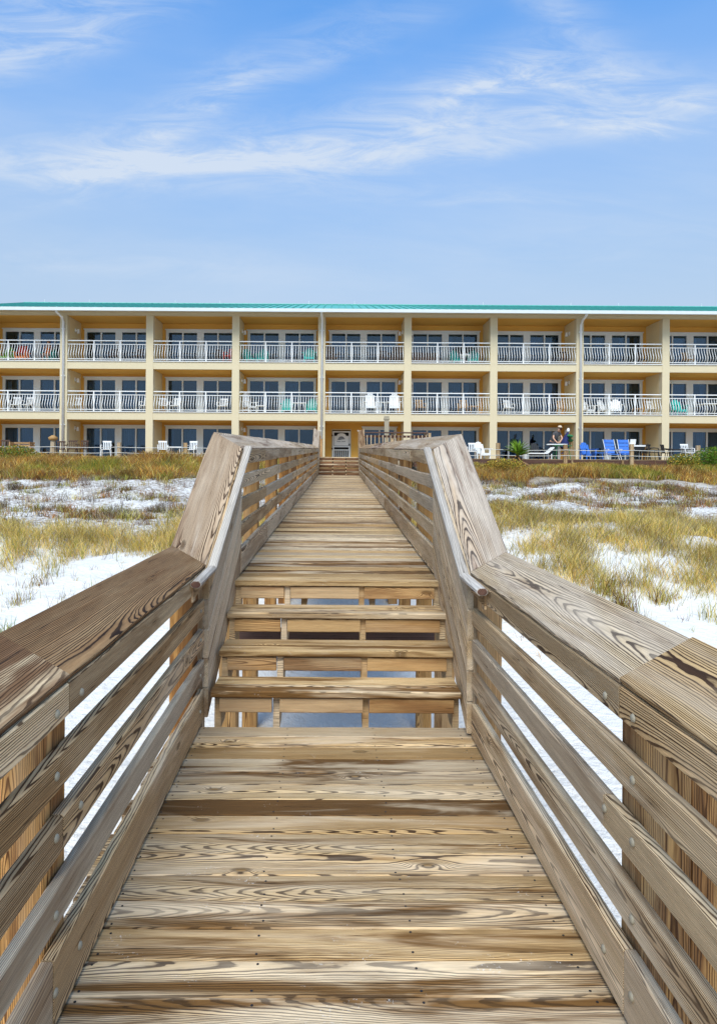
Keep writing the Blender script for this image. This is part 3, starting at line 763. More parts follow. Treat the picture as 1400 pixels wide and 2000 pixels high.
for k in (1, 4, 7, 10):
    xc = BX[k]; yp = YF - .075
    ab(MB().tube([(xc, EY - .02, H(8.54)), (xc, EY + .1, H(8.36)), (xc + .02, yp - .2, H(8.22)), (xc + .02, yp, H(8.0)), (xc + .02, yp, H(.5))], .068, 10), 'downspout', 'white', smooth=True)
    for zz in (7.6, 5.0, 2.3):
        ab(MB().box(xc - .08, xc + .12, yp - .02, YF - .002, H(zz), H(zz + .05)), 'pipe_strap', 'white')
ab(MB().box(XL, XL + .2, YF + .37, 49, H(-.3), H(8.40)), 'end_wall', 'cream')
ab(MB().box(XR - .2, XR, YF + .37, 49, H(-.3), H(8.40)), 'end_wall', 'cream')
ab(MB().box(XL, XR, 49, 49.2, H(-.3), H(8.6)), 'rear_wall', 'cream')
# wall lamps
for (k, side) in ((1, -1), (3, -1), (4, 1), (5, -1), (6, 1)):
    for i in range(3):
        if i == 0 and k in (4, 5): continue
        xw = BX[k] + .17 if side < 0 else BX[k + 1] - .17
        zz = H(FL[i]) + (1.86 if i else 1.72)
        d = -side
        ab(MB().box(min(xw, xw + d * .05), max(xw, xw + d * .05), 36.50, 36.62, zz - .06, zz + .14)
           .tube([(xw + d * .05, 36.56, zz + .02), (xw + d * .16, 36.56, zz + .02)], .03, 6)
           .tube([(xw + d * .17, 36.56, zz - .13), (xw + d * .17, 36.56, zz + .10)], [.085, .055], 8), 'wall_lamp', 'white')
# gate with the sign, in the ground floor opening
gt = ab(MB().box(-.38, -.30, YB_ - .06, YB_ - .02, H(.46), H(2.18)).box(.56, .64, YB_ - .06, YB_ - .02, H(.46), H(2.18))
        .box(-.30, .56, YB_ - .06, YB_ - .02, H(2.10), H(2.18)).box(-.30, .56, YB_ - .06, YB_ - .02, H(1.24), H(1.31)).box(-.30, .56, YB_ - .06, YB_ - .02, H(.46), H(.53)).box(-.30, .56, YB_ - .06, YB_ - .02, H(1.06), H(1.11)), 'entry_gate', 'white')
ab(MB().box(-.44, -.40, YB_ - .04, YB_ + .02, H(.46), H(2.26)).box(.66, .70, YB_ - .04, YB_ + .02, H(.46), H(2.26)).box(-.44, .70, YB_ - .041, YB_ + .02, H(2.26), H(2.30)), 'gate_jamb', 'cream')
for i in range(7):
    xx = -.22 + i * .115
    ab(MB().box(xx - .017, xx + .017, YB_ - .055, YB_ - .03, H(.53), H(1.06)), 'gate_bar', 'white', gt)
for zz in (1.92, 1.16):
    ab(MB().tube([(-.40, YB_ - .08, H(zz - .04)), (-.40, YB_ - .08, H(zz + .05))], .035, 8), 'hinge', 'black', gt)
ab(MB().box(.57, .62, YB_ - .10, YB_ - .062, H(1.33), H(1.45)), 'gate_latch', 'black', gt)
sgp = [(-.28, H(1.33)), (.54, H(1.33)), (.54, H(1.90)), (.40, H(1.90))]
sgp += [(.13 + .27 * math.cos(a), H(1.90) + .16 * math.sin(a)) for a in [math.pi * q_ / 12 for q_ in range(1, 12)]] + [(-.14, H(1.90)), (-.28, H(1.90))]
sg = MB().prism(sgp, 1, YB_ - .10, YB_ - .07)
sgo = ab(sg, 'sign_board', 'white', gt)
yy = YB_ - .106
ab(MB().prism([(-.04 + .17 + .17 * math.cos(a), H(1.74) + .13 * math.sin(a)) for a in [math.pi * q_ / 10 for q_ in range(11)]], 1, yy, yy + .005), 'sign_emblem', 'sign_grey', gt)
ab(MB().prism([(-.10, H(1.72)), (.0, H(1.735)), (.12, H(1.725)), (.34, H(1.735)), (.36, H(1.72)), (.18, H(1.70)), (.04, H(1.675)), (-.08, H(1.68))], 1, yy - .002, yy + .004), 'sign_wave', 'sign_ink', gt)
for (sx, n_) in ((-.12, 5), (.16, 5)):
    mb = MB()
    for q_ in range(n_):
        hh = (.055, .032, .034, .03, .05)[q_]
        xx = sx + q_ * .042
        mb.tube([(xx, yy, H(1.56)), (xx + .006, yy, H(1.56) + hh), (xx + .022, yy, H(1.56) + hh * .7), (xx + .03, yy, H(1.56))], .006, 4)
    ab(mb, 'sign_lettering', 'sign_ink', gt)
ab(MB().box(-.36, .62, YB_ + .5, YB_ + .55, H(.46), H(2.2)), 'passage_shade_panel', 'black')  # black sheet standing in for the shade inside the passage

# ------------------------------------------------------------------ terrace in front of the ground floor
TE = empty('terrace_deck', (0, 33, H(.4)), 0, 'low timber terrace with dark fascia in front of the ground floor flats', 'terrace')
def te(*a, **k_):
    p0, p1 = Vector(a[1]) - Vector((0, 33, H(.4))), Vector(a[2]) - Vector((0, 33, H(.4)))
    return board(a[0], p0, p1, a[3], a[4], a[5], TE, a[6] if len(a) > 6 else 1.5, .001)
for side, x0, x1 in ((-1, -21.5, -.97), (1, 3.62, 32.5)):
    y = 31.08
    while y < 35.3:
        te('deck_board', (x0, y, H(.50)), (x1, y, H(.50)), (0, .139, 0), (0, 0, .038), 'deck', 4); y += .145
    te('fascia_board', (x0, 31.0, H(.385)), (x1, 31.0, H(.385)), (0, 0, .185), (0, .038, 0), 'dark_wood', 2)
    te('fascia_board', (x0, 31.02, H(.185)), (x1, 31.02, H(.185)), (0, 0, .17), (0, .038, 0), 'dark_wood', 2)
    xx = x0 + .3
    while xx < x1:
        te('post', (xx, 30.93, H(-.5)), (xx, 30.93, H(.47)), (.09, 0, 0), (0, .09, 0), 'rail'); xx += 2.44
FE = empty('rope_fence', (0, 30.9, H(.5)), 0, 'grey timber posts joined by two pale ropes along the terrace edge', 'fence')
fp = [(-20.2), (-17), (-13.8), (-10.6), (-7.4), (-4.2)], [4.46, 7.66, 10.9, 14.1, 17.3, 20.5, 23.7, 26.9]
for grp in fp:
    for xx in grp:
        board('post', (xx, 0, -.5), (xx, 0, .72 + random.uniform(-.06, .06)), (.17, 0, 0), (0, .15, 0), 'rail', FE, .4, .003, .012)
    for zz in (.17, .44):
        for a, b_ in zip(grp[:-1], grp[1:]):
            pts = [(a + (b_ - a) * t_ / 8, -.09, zz + .02 - .03 * math.sin(math.pi * t_ / 8)) for t_ in range(9)]
            MB().tube(pts, .014, 5).build('rope', 'rope', FE)

# ------------------------------------------------------------------ furniture
def chair(kind, mat, loc, rz, label, group=None):
    """adirondack, rocker, stack, dining"""
    names = {'adirondack': ('adirondack_chair', 'garden chair'), 'rocker': ('rocking_chair', 'rocking chair'), 'stack': ('plastic_chair', 'chair'), 'dining': ('patio_chair', 'patio chair'), 'sling': ('beach_chair', 'beach chair')}[kind]
    t = empty(names[0], loc, rz, label, names[1], group)
    bk, st = MB(), MB()
    if kind in ('adirondack', 'rocker'):
        hgt = .98 if kind == 'adirondack' else 1.22
        n = 5; lean = .32 if kind == 'adirondack' else .16; s0 = .34 if kind == 'adirondack' else .42
        for i in range(n):
            xx = (i - 2) * .105; tp = hgt - abs(i - 2) ** 2 * .035
            rot = Matrix.Rotation(-lean, 3, 'X')
            bk.box(xx - .045, xx + .045, .20, .225, s0 - .05, tp, Matrix.Rotation(-lean, 3, 'X'), (0, .21, s0))
        bk.box(-.26, .26, .235, .255, s0 + .12, s0 + .19, Matrix.Rotation(-lean, 3, 'X'), (0, .21, s0))
        for i in range(5): st.box(-.26, .26, -.27 + i * .105, -.18 + i * .105, s0 - .03 - i * .012, s0 - .005 - i * .012)
        st.box(-.26, .26, -.30, -.275, s0 - .13, s0 - .02)
        for s_ in (-1, 1):
            MB().box(s_ * .33 - .06, s_ * .33 + .06, -.34, .34, s0 + .22, s0 + .245).build('arm', mat, t)
            MB().box(s_ * .28 - .02, s_ * .28 + .02, -.27, -.19, .03, s0 + .22).build('leg', mat, t)
            MB().box(s_ * .28 - .02, s_ * .28 + .02, .24, .31, .03, s0 + .22).build('leg', mat, t)
            if kind == 'rocker':
                MB().tube([(s_ * .28, -.42, .07), (s_ * .28, -.2, .02), (s_ * .28, .1, .012), (s_ * .28, .4, .06), (s_ * .28, .55, .11)], .02, 6).build('rocker', mat, t)
                MB().box(s_ * .28 - .012, s_ * .28 + .012, -.19, .24, .2, .24).build('stretcher', mat, t)
        st.build('seat', mat, t); bk.build('backrest', mat, t)
    elif kind in ('stack', 'dining'):
        rot = Matrix.Rotation(-.18, 3, 'X')
        bk.box(-.22, .22, .19, .215, .80, .88, rot, (0, .2, .42))
        for i in range(5): bk.box(-.19 + i * .09, -.15 + i * .09, .19, .21, .44, .82, rot, (0, .2, .42))
        st.box(-.23, .23, -.22, .22, .40, .43)
        for s_ in (-1, 1):
            MB().tube([(s_ * .26, .2, .63), (s_ * .27, 0, .65), (s_ * .26, -.2, .62), (s_ * .245, -.23, .42)], .022, 6).build('arm', mat, t)
            for d in (-1, 1): MB().tube([(s_ * .22, d * .19, .41), (s_ * .26, d * .25, 0)], [.022, .017], 6).build('leg', mat, t)
        st.build('seat', mat, t); bk.build('backrest', mat, t)
    else:                                   # tall blue sling chair seen from the front
        rot = Matrix.Rotation(-.25, 3, 'X')
        for i in range(4): bk.box(-.26, .26, .12, .15, .36 + i * .19, .53 + i * .19, rot, (0, .13, .3))
        bk.box(-.21, .21, .085, .125, .93, 1.08, rot, (0, .13, .3))
        st.box(-.26, .26, -.3, .15, .28, .32)
        for s_ in (-1, 1):
            MB().tube([(s_ * .29, -.3, .0), (s_ * .29, .1, .56), (s_ * .29, .36, 1.1)], .014, 6).build('frame_tube', 'white_plastic', t)
            MB().tube([(s_ * .29, .32, .0), (s_ * .29, -.28, .52)], .014, 6).build('frame_tube', 'white_plastic', t)
            MB().box(s_ * .30 - .03, s_ * .30 + .03, -.32, .18, .54, .57).build('arm', 'white_plastic', t)
        st.build('seat', mat, t); bk.build('backrest', mat, t)
    return t
def table(mat, loc, w, d, h, label, group=None, round_=False):
    t = empty('patio_table', loc, 0, label, 'table', group)
    if round_: MB().tube([(0, 0, h - .035), (0, 0, h)], w / 2, 16).build('table_top', mat, t)
    else: MB().box(-w / 2, w / 2, -d / 2, d / 2, h - .035, h).build('table_top', mat, t)
    for sx in (-1, 1):
        for sy in (-1, 1): MB().tube([(sx * w * .34, sy * d * .34, h - .035), (sx * w * .42, sy * d * .42, 0)], .02, 6).build('leg', mat, t)
    return t
PX = lambda px, y: (px - 662) * y / 1250
def onb(px, f, y=36.4): return (PX(px, y), y, H(FL[f]) + .001)
rz_in = 0.0
# third floor
chair('adirondack', 'green', onb(12, 2), 0, 'lime green garden chair at the far left end of the top floor balcony')
chair('adirondack', 'orange', onb(42, 2), .1, 'orange garden chair with red towel on the top left balcony')
chair('adirondack', 'teal', onb(96, 2, 36.7), 0, 'teal chair under the seated woman on the top left balcony')
tw = empty('beach_towel', (PX(42, 36.5), 36.52, H(FL[2]) + .70), 0, 'red towel draped over the back of the orange chair', 'towel')
tm = MB()
tvs = []; 
for r_, (dy, dz) in enumerate(((-.02, -.12), (.05, .12), (.10, .31), (.17, .31), (.20, .02))):
    for c_ in range(7): tvs.append(((c_ - 3) * .085, dy + .012 * math.sin(c_ * 2.1 + r_), dz + .01 * math.sin(c_ * 1.3)))
tm.add(tvs, [(r_ * 7 + c_, r_ * 7 + c_ + 1, r_ * 7 + c_ + 8, r_ * 7 + c_ + 7) for r_ in range(4) for c_ in range(6)])
o = tm.build('towel_cloth', 'red', tw, True); sm = o.modifiers.new('thickness', 'SOLIDIFY'); sm.thickness = .012
chair('dining', 'brown', onb(222, 2), .2, 'brown patio chair on the top balcony left of the second pillar')
chair('dining', 'brown', onb(268, 2), -.3, 'brown patio chair close beside the second pillar, top floor')
chair('dining', 'brown', onb(428, 2), .2, 'brown patio chair on the top balcony right of the second pillar')
chair('dining', 'red', onb(447, 2, 36.1), -.5, 'dull red patio chair beside the third pillar, top floor')
chair('adirondack', 'teal', onb(486, 2), .6, 'teal garden chair in the left corner of the top balcony by the third pillar')
chair('adirondack', 'teal', onb(512, 2), 0, 'teal garden chair second from the third pillar on the top balcony')
chair('adirondack', 'teal', onb(603, 2, 36.0), 0, 'bright teal garden chair left of the middle downspout, top floor')
pl = empty('potted_plant', onb(617, 2, 36.9), 0, 'dark leafy plant in a pot beside the middle downspout, top floor', 'plant')
MB().tube([(0, 0, 0), (0, 0, .35)], [.12, .17], 10).build('pot', 'brown', pl)
mb = MB()
for i in range(26):
    a = random.uniform(0, 6.28); e = random.uniform(.3, 1.3); L = random.uniform(.4, .8)
    d = Vector((math.cos(a) * math.cos(e), math.sin(a) * math.cos(e), math.sin(e))); p = Vector((0, 0, .35)); s_ = Vector((-math.sin(a), math.cos(a), 0)) * .03
    mb.add([p - s_ * .3, p + s_ * .3, p + d * L * .6 + s_, p + d * L * .6 - s_, p + d * L - Vector((0, 0, .1))], [(0, 1, 2, 3), (3, 2, 4)])
o = mb.build('foliage', 'dgreen', pl); o['kind'] = 'stuff'
chair('rocker', 'brown', onb(646, 2), .3, 'dark brown rocking chair just right of the middle downspout, top floor')
chair('rocker', 'brown', onb(770, 2), -.3, 'dark brown rocking chair near the fifth pillar, top floor')
chair('dining', 'brown', onb(748, 2), .2, 'low brown chair next to the dark rocking chair, top floor')
sf = empty('wicker_sofa', onb(826, 2), 0, 'dark wicker sofa on the top balcony right of the fifth pillar', 'sofa')
MB().box(-.75, .75, -.3, .3, .12, .42).build('seat', 'brown', sf); MB().box(-.75, .75, .24, .34, .42, .78).build('backrest', 'brown', sf)
for s_ in (-1, 1): MB().box(s_ * .8 - .06, s_ * .8 + .06, -.32, .34, .0, .6).build('arm', 'brown', sf)
chair('adirondack', 'teal', onb(890, 2), .25, 'teal garden chair left of the white round table, top floor')
chair('adirondack', 'teal', onb(922, 2), -.25, 'teal garden chair right of the white round table, top floor')
table('white_plastic', onb(906, 2, 36.0), .62, .62, .55, 'white round side table between two teal chairs, top floor', round_=True)
um = empty('patio_umbrella', onb(905, 2, 36.9), 0, 'half folded dark patio umbrella behind the two teal chairs', 'umbrella')
MB().tube([(0, 0, 0), (0, 0, 1.16)], .02, 8).build('pole', 'white_plastic', um)
MB().tube([(0, 0, .98), (0, 0, 1.12), (0, 0, 1.22)], [.75, .45, .02], 8).build('canopy', 'black', um)
chair('dining', 'brown', onb(1098, 2), -.2, 'brown slatted patio chair left of the right downspout, top floor')
chair('dining', 'brown', onb(1250, 2), .2, 'dark patio chair left of the pillar near the right edge, top floor')
chair('dining', 'tanwood', onb(1340, 2), .2, 'tan patio chair on the rightmost top balcony')
# second floor
chair('stack', 'white_plastic', onb(30, 1), .1, 'white plastic chair at the left end of the middle floor')
chair('stack', 'white_plastic', onb(52, 1), -.2, 'white plastic chair second from the left, middle floor')
chair('stack', 'white_plastic', onb(150, 1), .2, 'white plastic chair right of the left downspout, middle floor')
chair('stack', 'white_plastic', onb(284, 1), -.2, 'white plastic chair tight against the second pillar, middle floor')
chair('stack', 'white_plastic', onb(318, 1), .3, 'tall white plastic chair right of the second pillar, middle floor')
chair('stack', 'white_plastic', onb(342, 1), -.2, 'white plastic chair second right of the second pillar, middle floor')
chair('stack', 'white_plastic', onb(434, 1), -.2, 'white plastic chair left of the third pillar, middle floor')
chair('rocker', 'white_plastic', onb(487, 1), .9, 'white armchair turned sideways right of the third pillar, middle floor')
table('white_plastic', onb(510, 1), .55, .5, .45, 'low white table beside the sideways white armchair, middle floor')
chair('adirondack', 'teal', onb(560, 1, 36.7), .05, 'teal garden chair left of the small white table, middle floor')
chair('adirondack', 'teal', onb(608, 1, 36.7), -.05, 'teal garden chair beside the middle downspout, middle floor')
table('white_plastic', onb(585, 1), .75, .5, .62, 'small white table between two teal chairs, middle floor')
chair('rocker', 'white_plastic', onb(723, 1, 36.0), .08, 'white high backed rocking chair, left one of the pair on the middle floor')
chair('rocker', 'white_plastic', onb(769, 1, 36.0), -.08, 'white high backed rocking chair beside the fifth pillar, middle floor')
table('white_plastic', onb(746, 1, 36.0), .42, .4, .66, 'white side table between the two white rocking chairs')
chair('dining', 'tanwood', onb(820, 1), .2, 'tan patio chair right of the fifth pillar, middle floor')
chair('dining', 'tanwood', onb(902, 1), -.2, 'tan patio chair beside the right hand door, middle floor')
table('tanwood', onb(925, 1), .6, .5, .5, 'small tan table left of the sixth pillar, middle floor')
chair('dining', 'white_plastic', onb(992, 1), .2, 'pale patio chair right of the sixth pillar, middle floor')
chair('dining', 'tanwood', onb(1095, 1), -.2, 'tan patio chair left of the right downspout, middle floor')
chair('adirondack', 'white_plastic', onb(1146, 1), .4, 'low white garden chair right of the right downspout, middle floor')
chair('adirondack', 'white_plastic', onb(1182, 1), .6, 'low white garden chair in the middle of its balcony, left of a twin')
chair('adirondack', 'white_plastic', onb(1200, 1, 36.0), -.4, 'low white garden chair in the middle of its balcony, right of a twin')
table('tanwood', onb(1243, 1), .5, .5, .42, 'small low table on the middle balcony beside the upright white chair')
chair('stack', 'white_plastic', onb(1272, 1), .1, 'upright white chair left of the last pillar, middle floor')
chair('adirondack', 'teal', onb(1325, 1, 36.0), .1, 'bright teal garden chair right of the last pillar, middle floor')
table('white_plastic', onb(1384, 1), 1.1, .7, .72, 'white patio table on the rightmost middle floor balcony')
# ground floor, on the terrace
def ont(px, y=33.5): return (PX(px, y), y, H(.52))
chair('dining', 'brown', ont(8), .2, 'dark patio chair at the far left of the terrace')
bn = empty('wooden_bench', ont(42), 0, 'reddish brown wooden bench on the left end of the terrace', 'bench')
MB().box(-.6, .6, -.22, .22, .38, .43).build('seat', 'riser', bn)
for zz in (.52, .66): MB().box(-.6, .6, .2, .23, zz, zz + .1).build('back_slat', 'riser', bn)
for sx in (-1, 1): MB().box(sx * .52 - .03, sx * .52 + .03, -.2, .22, 0, .76).build('leg', 'riser', bn)
bb = empty('charcoal_grill', ont(104, 33), 0, 'small grill with tan lid on a pale pedestal left of the left downspout', 'grill')
MB().tube([(0, 0, 0), (0, 0, .85)], [.16, .12], 10).build('pedestal', 'stone', bb)
MB().tube([(0, 0, .85), (0, 0, .98), (0, 0, 1.1)], [.2, .24, .06], 12).build('lid', 'tanwood', bb, True)
chair('dining', 'brown', ont(118, 34.5), .2, 'dark chair standing against the pillar with the left downspout')
chair('dining', 'brown', ont(142), .3, 'dark patio chair right of the left downspout on the terrace')
chair('dining', 'brown', ont(160), -.2, 'dark patio chair in front of the pale side wall, ground floor')
chair('stack', 'white_plastic', ont(208, 34), .2, 'grey white chair in front of the doors left of the second pillar')
chair('stack', 'white_plastic', ont(318), .3, 'white terrace chair right of the second pillar')
table('white_plastic', ont(343), .75, .6, .56, 'white low table between two white terrace chairs')
chair('stack', 'white_plastic', ont(374), -.2, 'white terrace chair beside the leaning rail cap')
chair('adirondack', 'white_plastic', ont(942), .4, 'white garden chair left of the sixth pillar on the terrace')
chair('stack', 'white_plastic', ont(922), -.2, 'white chair just behind the right rail cap on the terrace')
# lounger, man at a table, folded umbrella
lo = empty('sun_lounger', ont(1052, 32.4), 0, 'white sun lounger with raised end in front of the bending man', 'lounger')
MB().box(-.85, .35, -.28, .28, .28, .33).build('seat', 'white_plastic', lo)
MB().box(.35, .80, -.28, .28, .28, .33, Matrix.Rotation(-.75, 3, 'Y'), (.35, 0, .3)).build('backrest', 'white_plastic', lo)
for sx in (-.75, .55):
    for sy in (-.24, .24): MB().box(sx - .02, sx + .02, sy - .02, sy + .02, 0, .28).build('leg', 'white_plastic', lo)
table('dgreen', ont(1096, 33.0), .9, .5, .74, 'narrow work table in front of the bending man')
sb = empty('bodyboard', (PX(1086, 33.0), 33.0, H(.52) + .765), -.1, 'white board lying on the table under the hands of the man', 'board')
MB().prism([(-.5, -.12), (-.42, -.2), (.4, -.2), (.52, -.1), (.52, .1), (.4, .2), (-.42, .2), (-.5, .12)], 2, 0, .05).build('foam_body', 'white_plastic', sb)

def skin_fig(name, joints, edges, radii, mat, parent, root=0, sub=1):
    me = bpy.data.meshes.new(name); me.from_pydata(joints, edges, [])
    o = bpy.data.objects.new(name, me); COL.objects.link(o)
    sk = o.modifiers.new('skin', 'SKIN'); sb_ = o.modifiers.new('sub', 'SUBSURF'); sb_.levels = sub; sb_.render_levels = sub
    for i, v in enumerate(me.skin_vertices[0].data):
        r_ = radii[i]; v.radius = (r_, r_) if not isinstance(r_, tuple) else r_
        v.use_root = (i == root)
    bpy.context.view_layer.update()
    dg = bpy.context.evaluated_depsgraph_get()
    me2 = bpy.data.meshes.new_from_object(o.evaluated_get(dg)); me2.name = name
    bpy.data.objects.remove(o); 
    for p in me2.polygons: p.use_smooth = True
    return link(name, me2, mat, parent)
def hand(js, es, rs, wrist_i, wrist, d, up):
    """palm and five fingers as branches of the body graph"""
    d = Vector(d).normalized(); side = d.cross(Vector(up)).normalized()
    palm = len(js); js.append(tuple(Vector(wrist) + d * .05)); es.append((wrist_i, palm)); rs.append((.034, .018))
    for k_, L in enumerate((.060, .075, .080, .072)):
        b0 = Vector(wrist) + d * .09 + side * (k_ - 1.5) * .021
        i0 = len(js); js.append(tuple(b0)); es.append((palm, i0)); rs.append(.010)
        js.append(tuple(b0 + d * L - Vector(up) * .02)); es.append((i0, i0 + 1)); rs.append(.008)
    i0 = len(js); js.append(tuple(Vector(wrist) + d * .05 + side * .045)); es.append((palm, i0)); rs.append(.011)
    js.append(tuple(Vector(wrist) + d * .09 + side * .060)); es.append((i0, i0 + 1)); rs.append(.009)
# the man: standing behind the table, bent forward to his left
man = empty('person', ont(1078, 33.55), 0, 'man in grey t-shirt and tan cap bending over a table on the terrace', 'person')
J = [(0, 0, .92), (0, -.02, 1.06), (.08, -.10, 1.22), (.16, -.18, 1.38), (.21, -.23, 1.47), (.26, -.28, 1.56), (.28, -.31, 1.66),
     (.11, .0, .86), (.12, -.02, .48), (.12, .03, .08), (.13, -.10, .04),
     (-.10, .02, .86), (-.13, .0, .48), (-.14, .06, .08), (-.13, -.07, .04),
     (.33, -.12, 1.38), (.40, -.32, 1.12), (.22, -.50, .93),
     (-.01, -.24, 1.38), (-.10, -.42, 1.12), (.02, -.56, .92)]
E = [(0, 1), (1, 2), (2, 3), (3, 4), (4, 5), (5, 6), (0, 7), (7, 8), (8, 9), (9, 10), (0, 11), (11, 12), (12, 13), (13, 14), (3, 15), (15, 16), (16, 17), (3, 18), (18, 19), (19, 20)]
Rr = [.15, .14, .155, .15, .062, .085, .095, .09, .06, .042, .035, .09, .06, .042, .035, .062, .043, .028, .062, .043, .028]
hand(J, E, Rr, 17, J[17], (-.5, -.8, -.2), (0, 0, 1)); hand(J, E, Rr, 20, J[20], (.2, -.9, -.2), (0, 0, 1))
skin_fig('body', J, E, Rr, 'skin', man)
skin_fig('t_shirt', [J[0], J[1], J[2], J[3], J[4], J[15], tuple(Vector(J[15]).lerp(Vector(J[16]), .55)), J[18], tuple(Vector(J[18]).lerp(Vector(J[19]), .55))],
         [(0, 1), (1, 2), (2, 3), (3, 4), (3, 5), (5, 6), (3, 7), (7, 8)], [.165, .16, .175, .17, .07, .08, .068, .08, .068], 'grey_shirt', man)
skin_fig('trousers', [(0, 0, .95), J[7], J[8], (.12, .03, .12), J[11], J[12], (-.14, .06, .12)], [(0, 1), (1, 2), (2, 3), (0, 4), (4, 5), (5, 6)], [.165, .105, .08, .065, .105, .08, .065], 'jeans', man)
hd = Vector(J[6])
cp = MB()
cp.tube([tuple(hd + Vector((-.01, .0, .02))), tuple(hd + Vector((0, -.0, .07))), tuple(hd + Vector((.0, -.01, .115))), tuple(hd + Vector((0, -.01, .135)))], [.112, .105, .07, .01], 12)
cp.box(hd.x - .07, hd.x + .07, hd.y - .19, hd.y - .08, hd.z + .015, hd.z + .03)
cp.build('cap', 'cap_cloth', man, True)
MB().tube([tuple(hd + Vector((.02, -.09, -.02))), tuple(hd + Vector((.02, -.10, -.08))), tuple(hd + Vector((.01, -.08, -.13)))], [.05, .06, .02], 8).build('beard', 'hair', man, True)
# folded umbrella and bags leaning at the pillar
fu = empty('folded_umbrella', ont(1103, 34.3), 0, 'closed navy blue beach umbrella with white tip beside the pillar', 'umbrella')
MB().tube([(0, 0, 0), (.14, 0, 1.5)], .02, 8).build('pole', 'white_plastic', fu)
MB().tube([(-.05, 0, .35), (-.06, 0, .7), (.0, 0, 1.0), (.08, 0, 1.3), (.14, 0, 1.5)], [.2, .24, .2, .12, .05], 10).build('canopy', 'navy', fu)
MB().tube([(.14, 0, 1.5), (.15, 0, 1.6), (.16, 0, 1.72)], [.07, .09, .04], 8).build('tip_cover', 'white_plastic', fu, True)
fb = empty('beach_bag', ont(1112, 34.2), 0, 'green and tan beach bag hung on a stack of wooden poles', 'bag')
MB().tube([(0, 0, .98), (0, 0, 1.08), (0, 0, 1.28), (.02, 0, 1.36)], [.12, .18, .18, .13], 10).build('bag_body', 'dgreen', fb, True)
MB().tube([(-.1, 0, 1.34), (0, 0, 1.5), (.1, 0, 1.34)], .012, 6).build('strap', 'tanwood', fb)
st_ = empty('wooden_easel', ont(1114, 34.4), 0, 'tan wooden folding stand beside the pillar with the right downspout', 'stand')
for (a, b_) in (((-.14, -.1, 0), (-.02, .05, 1.15)), ((.16, -.1, 0), (.06, .05, 1.15)), ((0, .3, 0), (.02, .06, 1.1))):
    MB().tube([a, b_], .024, 6).build('leg', 'tanwood', st_)
MB().box(-.12, .14, -.04, -.01, .5, .54).build('crossbar', 'tanwood', st_)
# blue chairs
chair('adirondack', 'blue', ont(1148, 33.4), .3, 'low royal blue garden chair right of the right downspout')
table('blue', ont(1166, 32.9), .5, .45, .38, 'low blue side table beside the low blue chair')
chair('sling', 'blue', ont(1193, 33.2), .05, 'tall blue sling chair, left one of the pair')
chair('sling', 'blue', ont(1220, 33.2), -.05, 'tall blue sling chair, right one of the pair beside the fence post')
chair('adirondack', 'black', ont(1047, 34.6), .1, 'black chair standing close before the glass doors behind the lounger')
bq = empty('barbecue', ont(1243, 33.6), 0, 'black barbecue with pale cover and open lid by the blue chairs', 'barbecue')
MB().box(-.3, .3, -.22, .22, .5, .72).build('firebox', 'black', bq); MB().box(-.34, .34, -.25, .25, .72, .80).build('cover', 'white_plastic', bq)
MB().box(-.32, -.02, .1, .13, .84, 1.12, Matrix.Rotation(.25, 3, 'X')).build('open_lid', 'white_plastic', bq)
for sx in (-1, 1):
    for sy in (-1, 1): MB().box(sx * .26 - .02, sx * .26 + .02, sy * .18 - .02, sy * .18 + .02, 0, .5).build('leg', 'black', bq)
table('black', ont(1268), 1.0, .6, .56, 'dark patio table right of the barbecue')
chair('dining', 'black', ont(1276, 33.0), 1.1, 'black patio chair at the right end of the dark table')
chair('dining', 'black', ont(1256, 34.2), -.9, 'black patio chair behind the barbecue')
table('black', ont(1322), 1.1, .6, .60, 'dark patio table right of the last pillar')
chair('dining', 'black', ont(1302, 34.1), .7, 'black patio chair left of the dark table near the last pillar')
chair('stack', 'white_plastic', ont(1341, 33.2), .1, 'small white chair at the dark table right of the last pillar')
# the woman on the top left balcony
wm = empty('person', (PX(92, 36.6), 36.62, H(FL[2])), .1, 'woman with long auburn hair sitting on the top left balcony', 'person')
J = [(0, .08, .50), (0, .12, .68), (0, .15, .86), (0, .14, 1.02), (0, .12, 1.12), (0, .10, 1.21), (0, .08, 1.30),
     (.10, -.0, .49), (.12, -.40, .50), (.12, -.44, .10), (.12, -.55, .06), (-.10, 0, .49), (-.12, -.40, .50), (-.12, -.44, .10), (-.12, -.55, .06),
     (.17, .13, 1.00), (.24, .0, .78), (.14, -.20, .72), (-.17, .13, 1.00), (-.24, .0, .78), (-.12, -.18, .72)]
E = [(0, 1), (1, 2), (2, 3), (3, 4), (4, 5), (5, 6), (0, 7), (7, 8), (8, 9), (9, 10), (0, 11), (11, 12), (12, 13), (13, 14), (3, 15), (15, 16), (16, 17), (3, 18), (18, 19), (19, 20)]
Rr = [.14, .11, .12, .11, .05, .075, .085, .085, .055, .038, .03, .085, .055, .038, .03, .05, .036, .025, .05, .036, .025]
hand(J, E, Rr, 17, J[17], (-.3, -1, 0), (0, 0, 1)); hand(J, E, Rr, 20, J[20], (.3, -1, 0), (0, 0, 1))
skin_fig('body', J, E, Rr, 'skin', wm)
skin_fig('dress', [(0, .06, .50), J[1], J[2], (0, .145, .98), (.11, -.1, .50), (-.11, -.1, .50)], [(0, 1), (1, 2), (2, 3), (0, 4), (0, 5)], [.155, .125, .135, .12, .10, .10], 'orange', wm)
MB().tube([(0, .10, 1.40), (0, .13, 1.34), (0, .17, 1.22), (0, .2, 1.05), (0, .2, .92)], [.03, .10, .115, .10, .04], 10).build('hair', 'hair', wm, True)

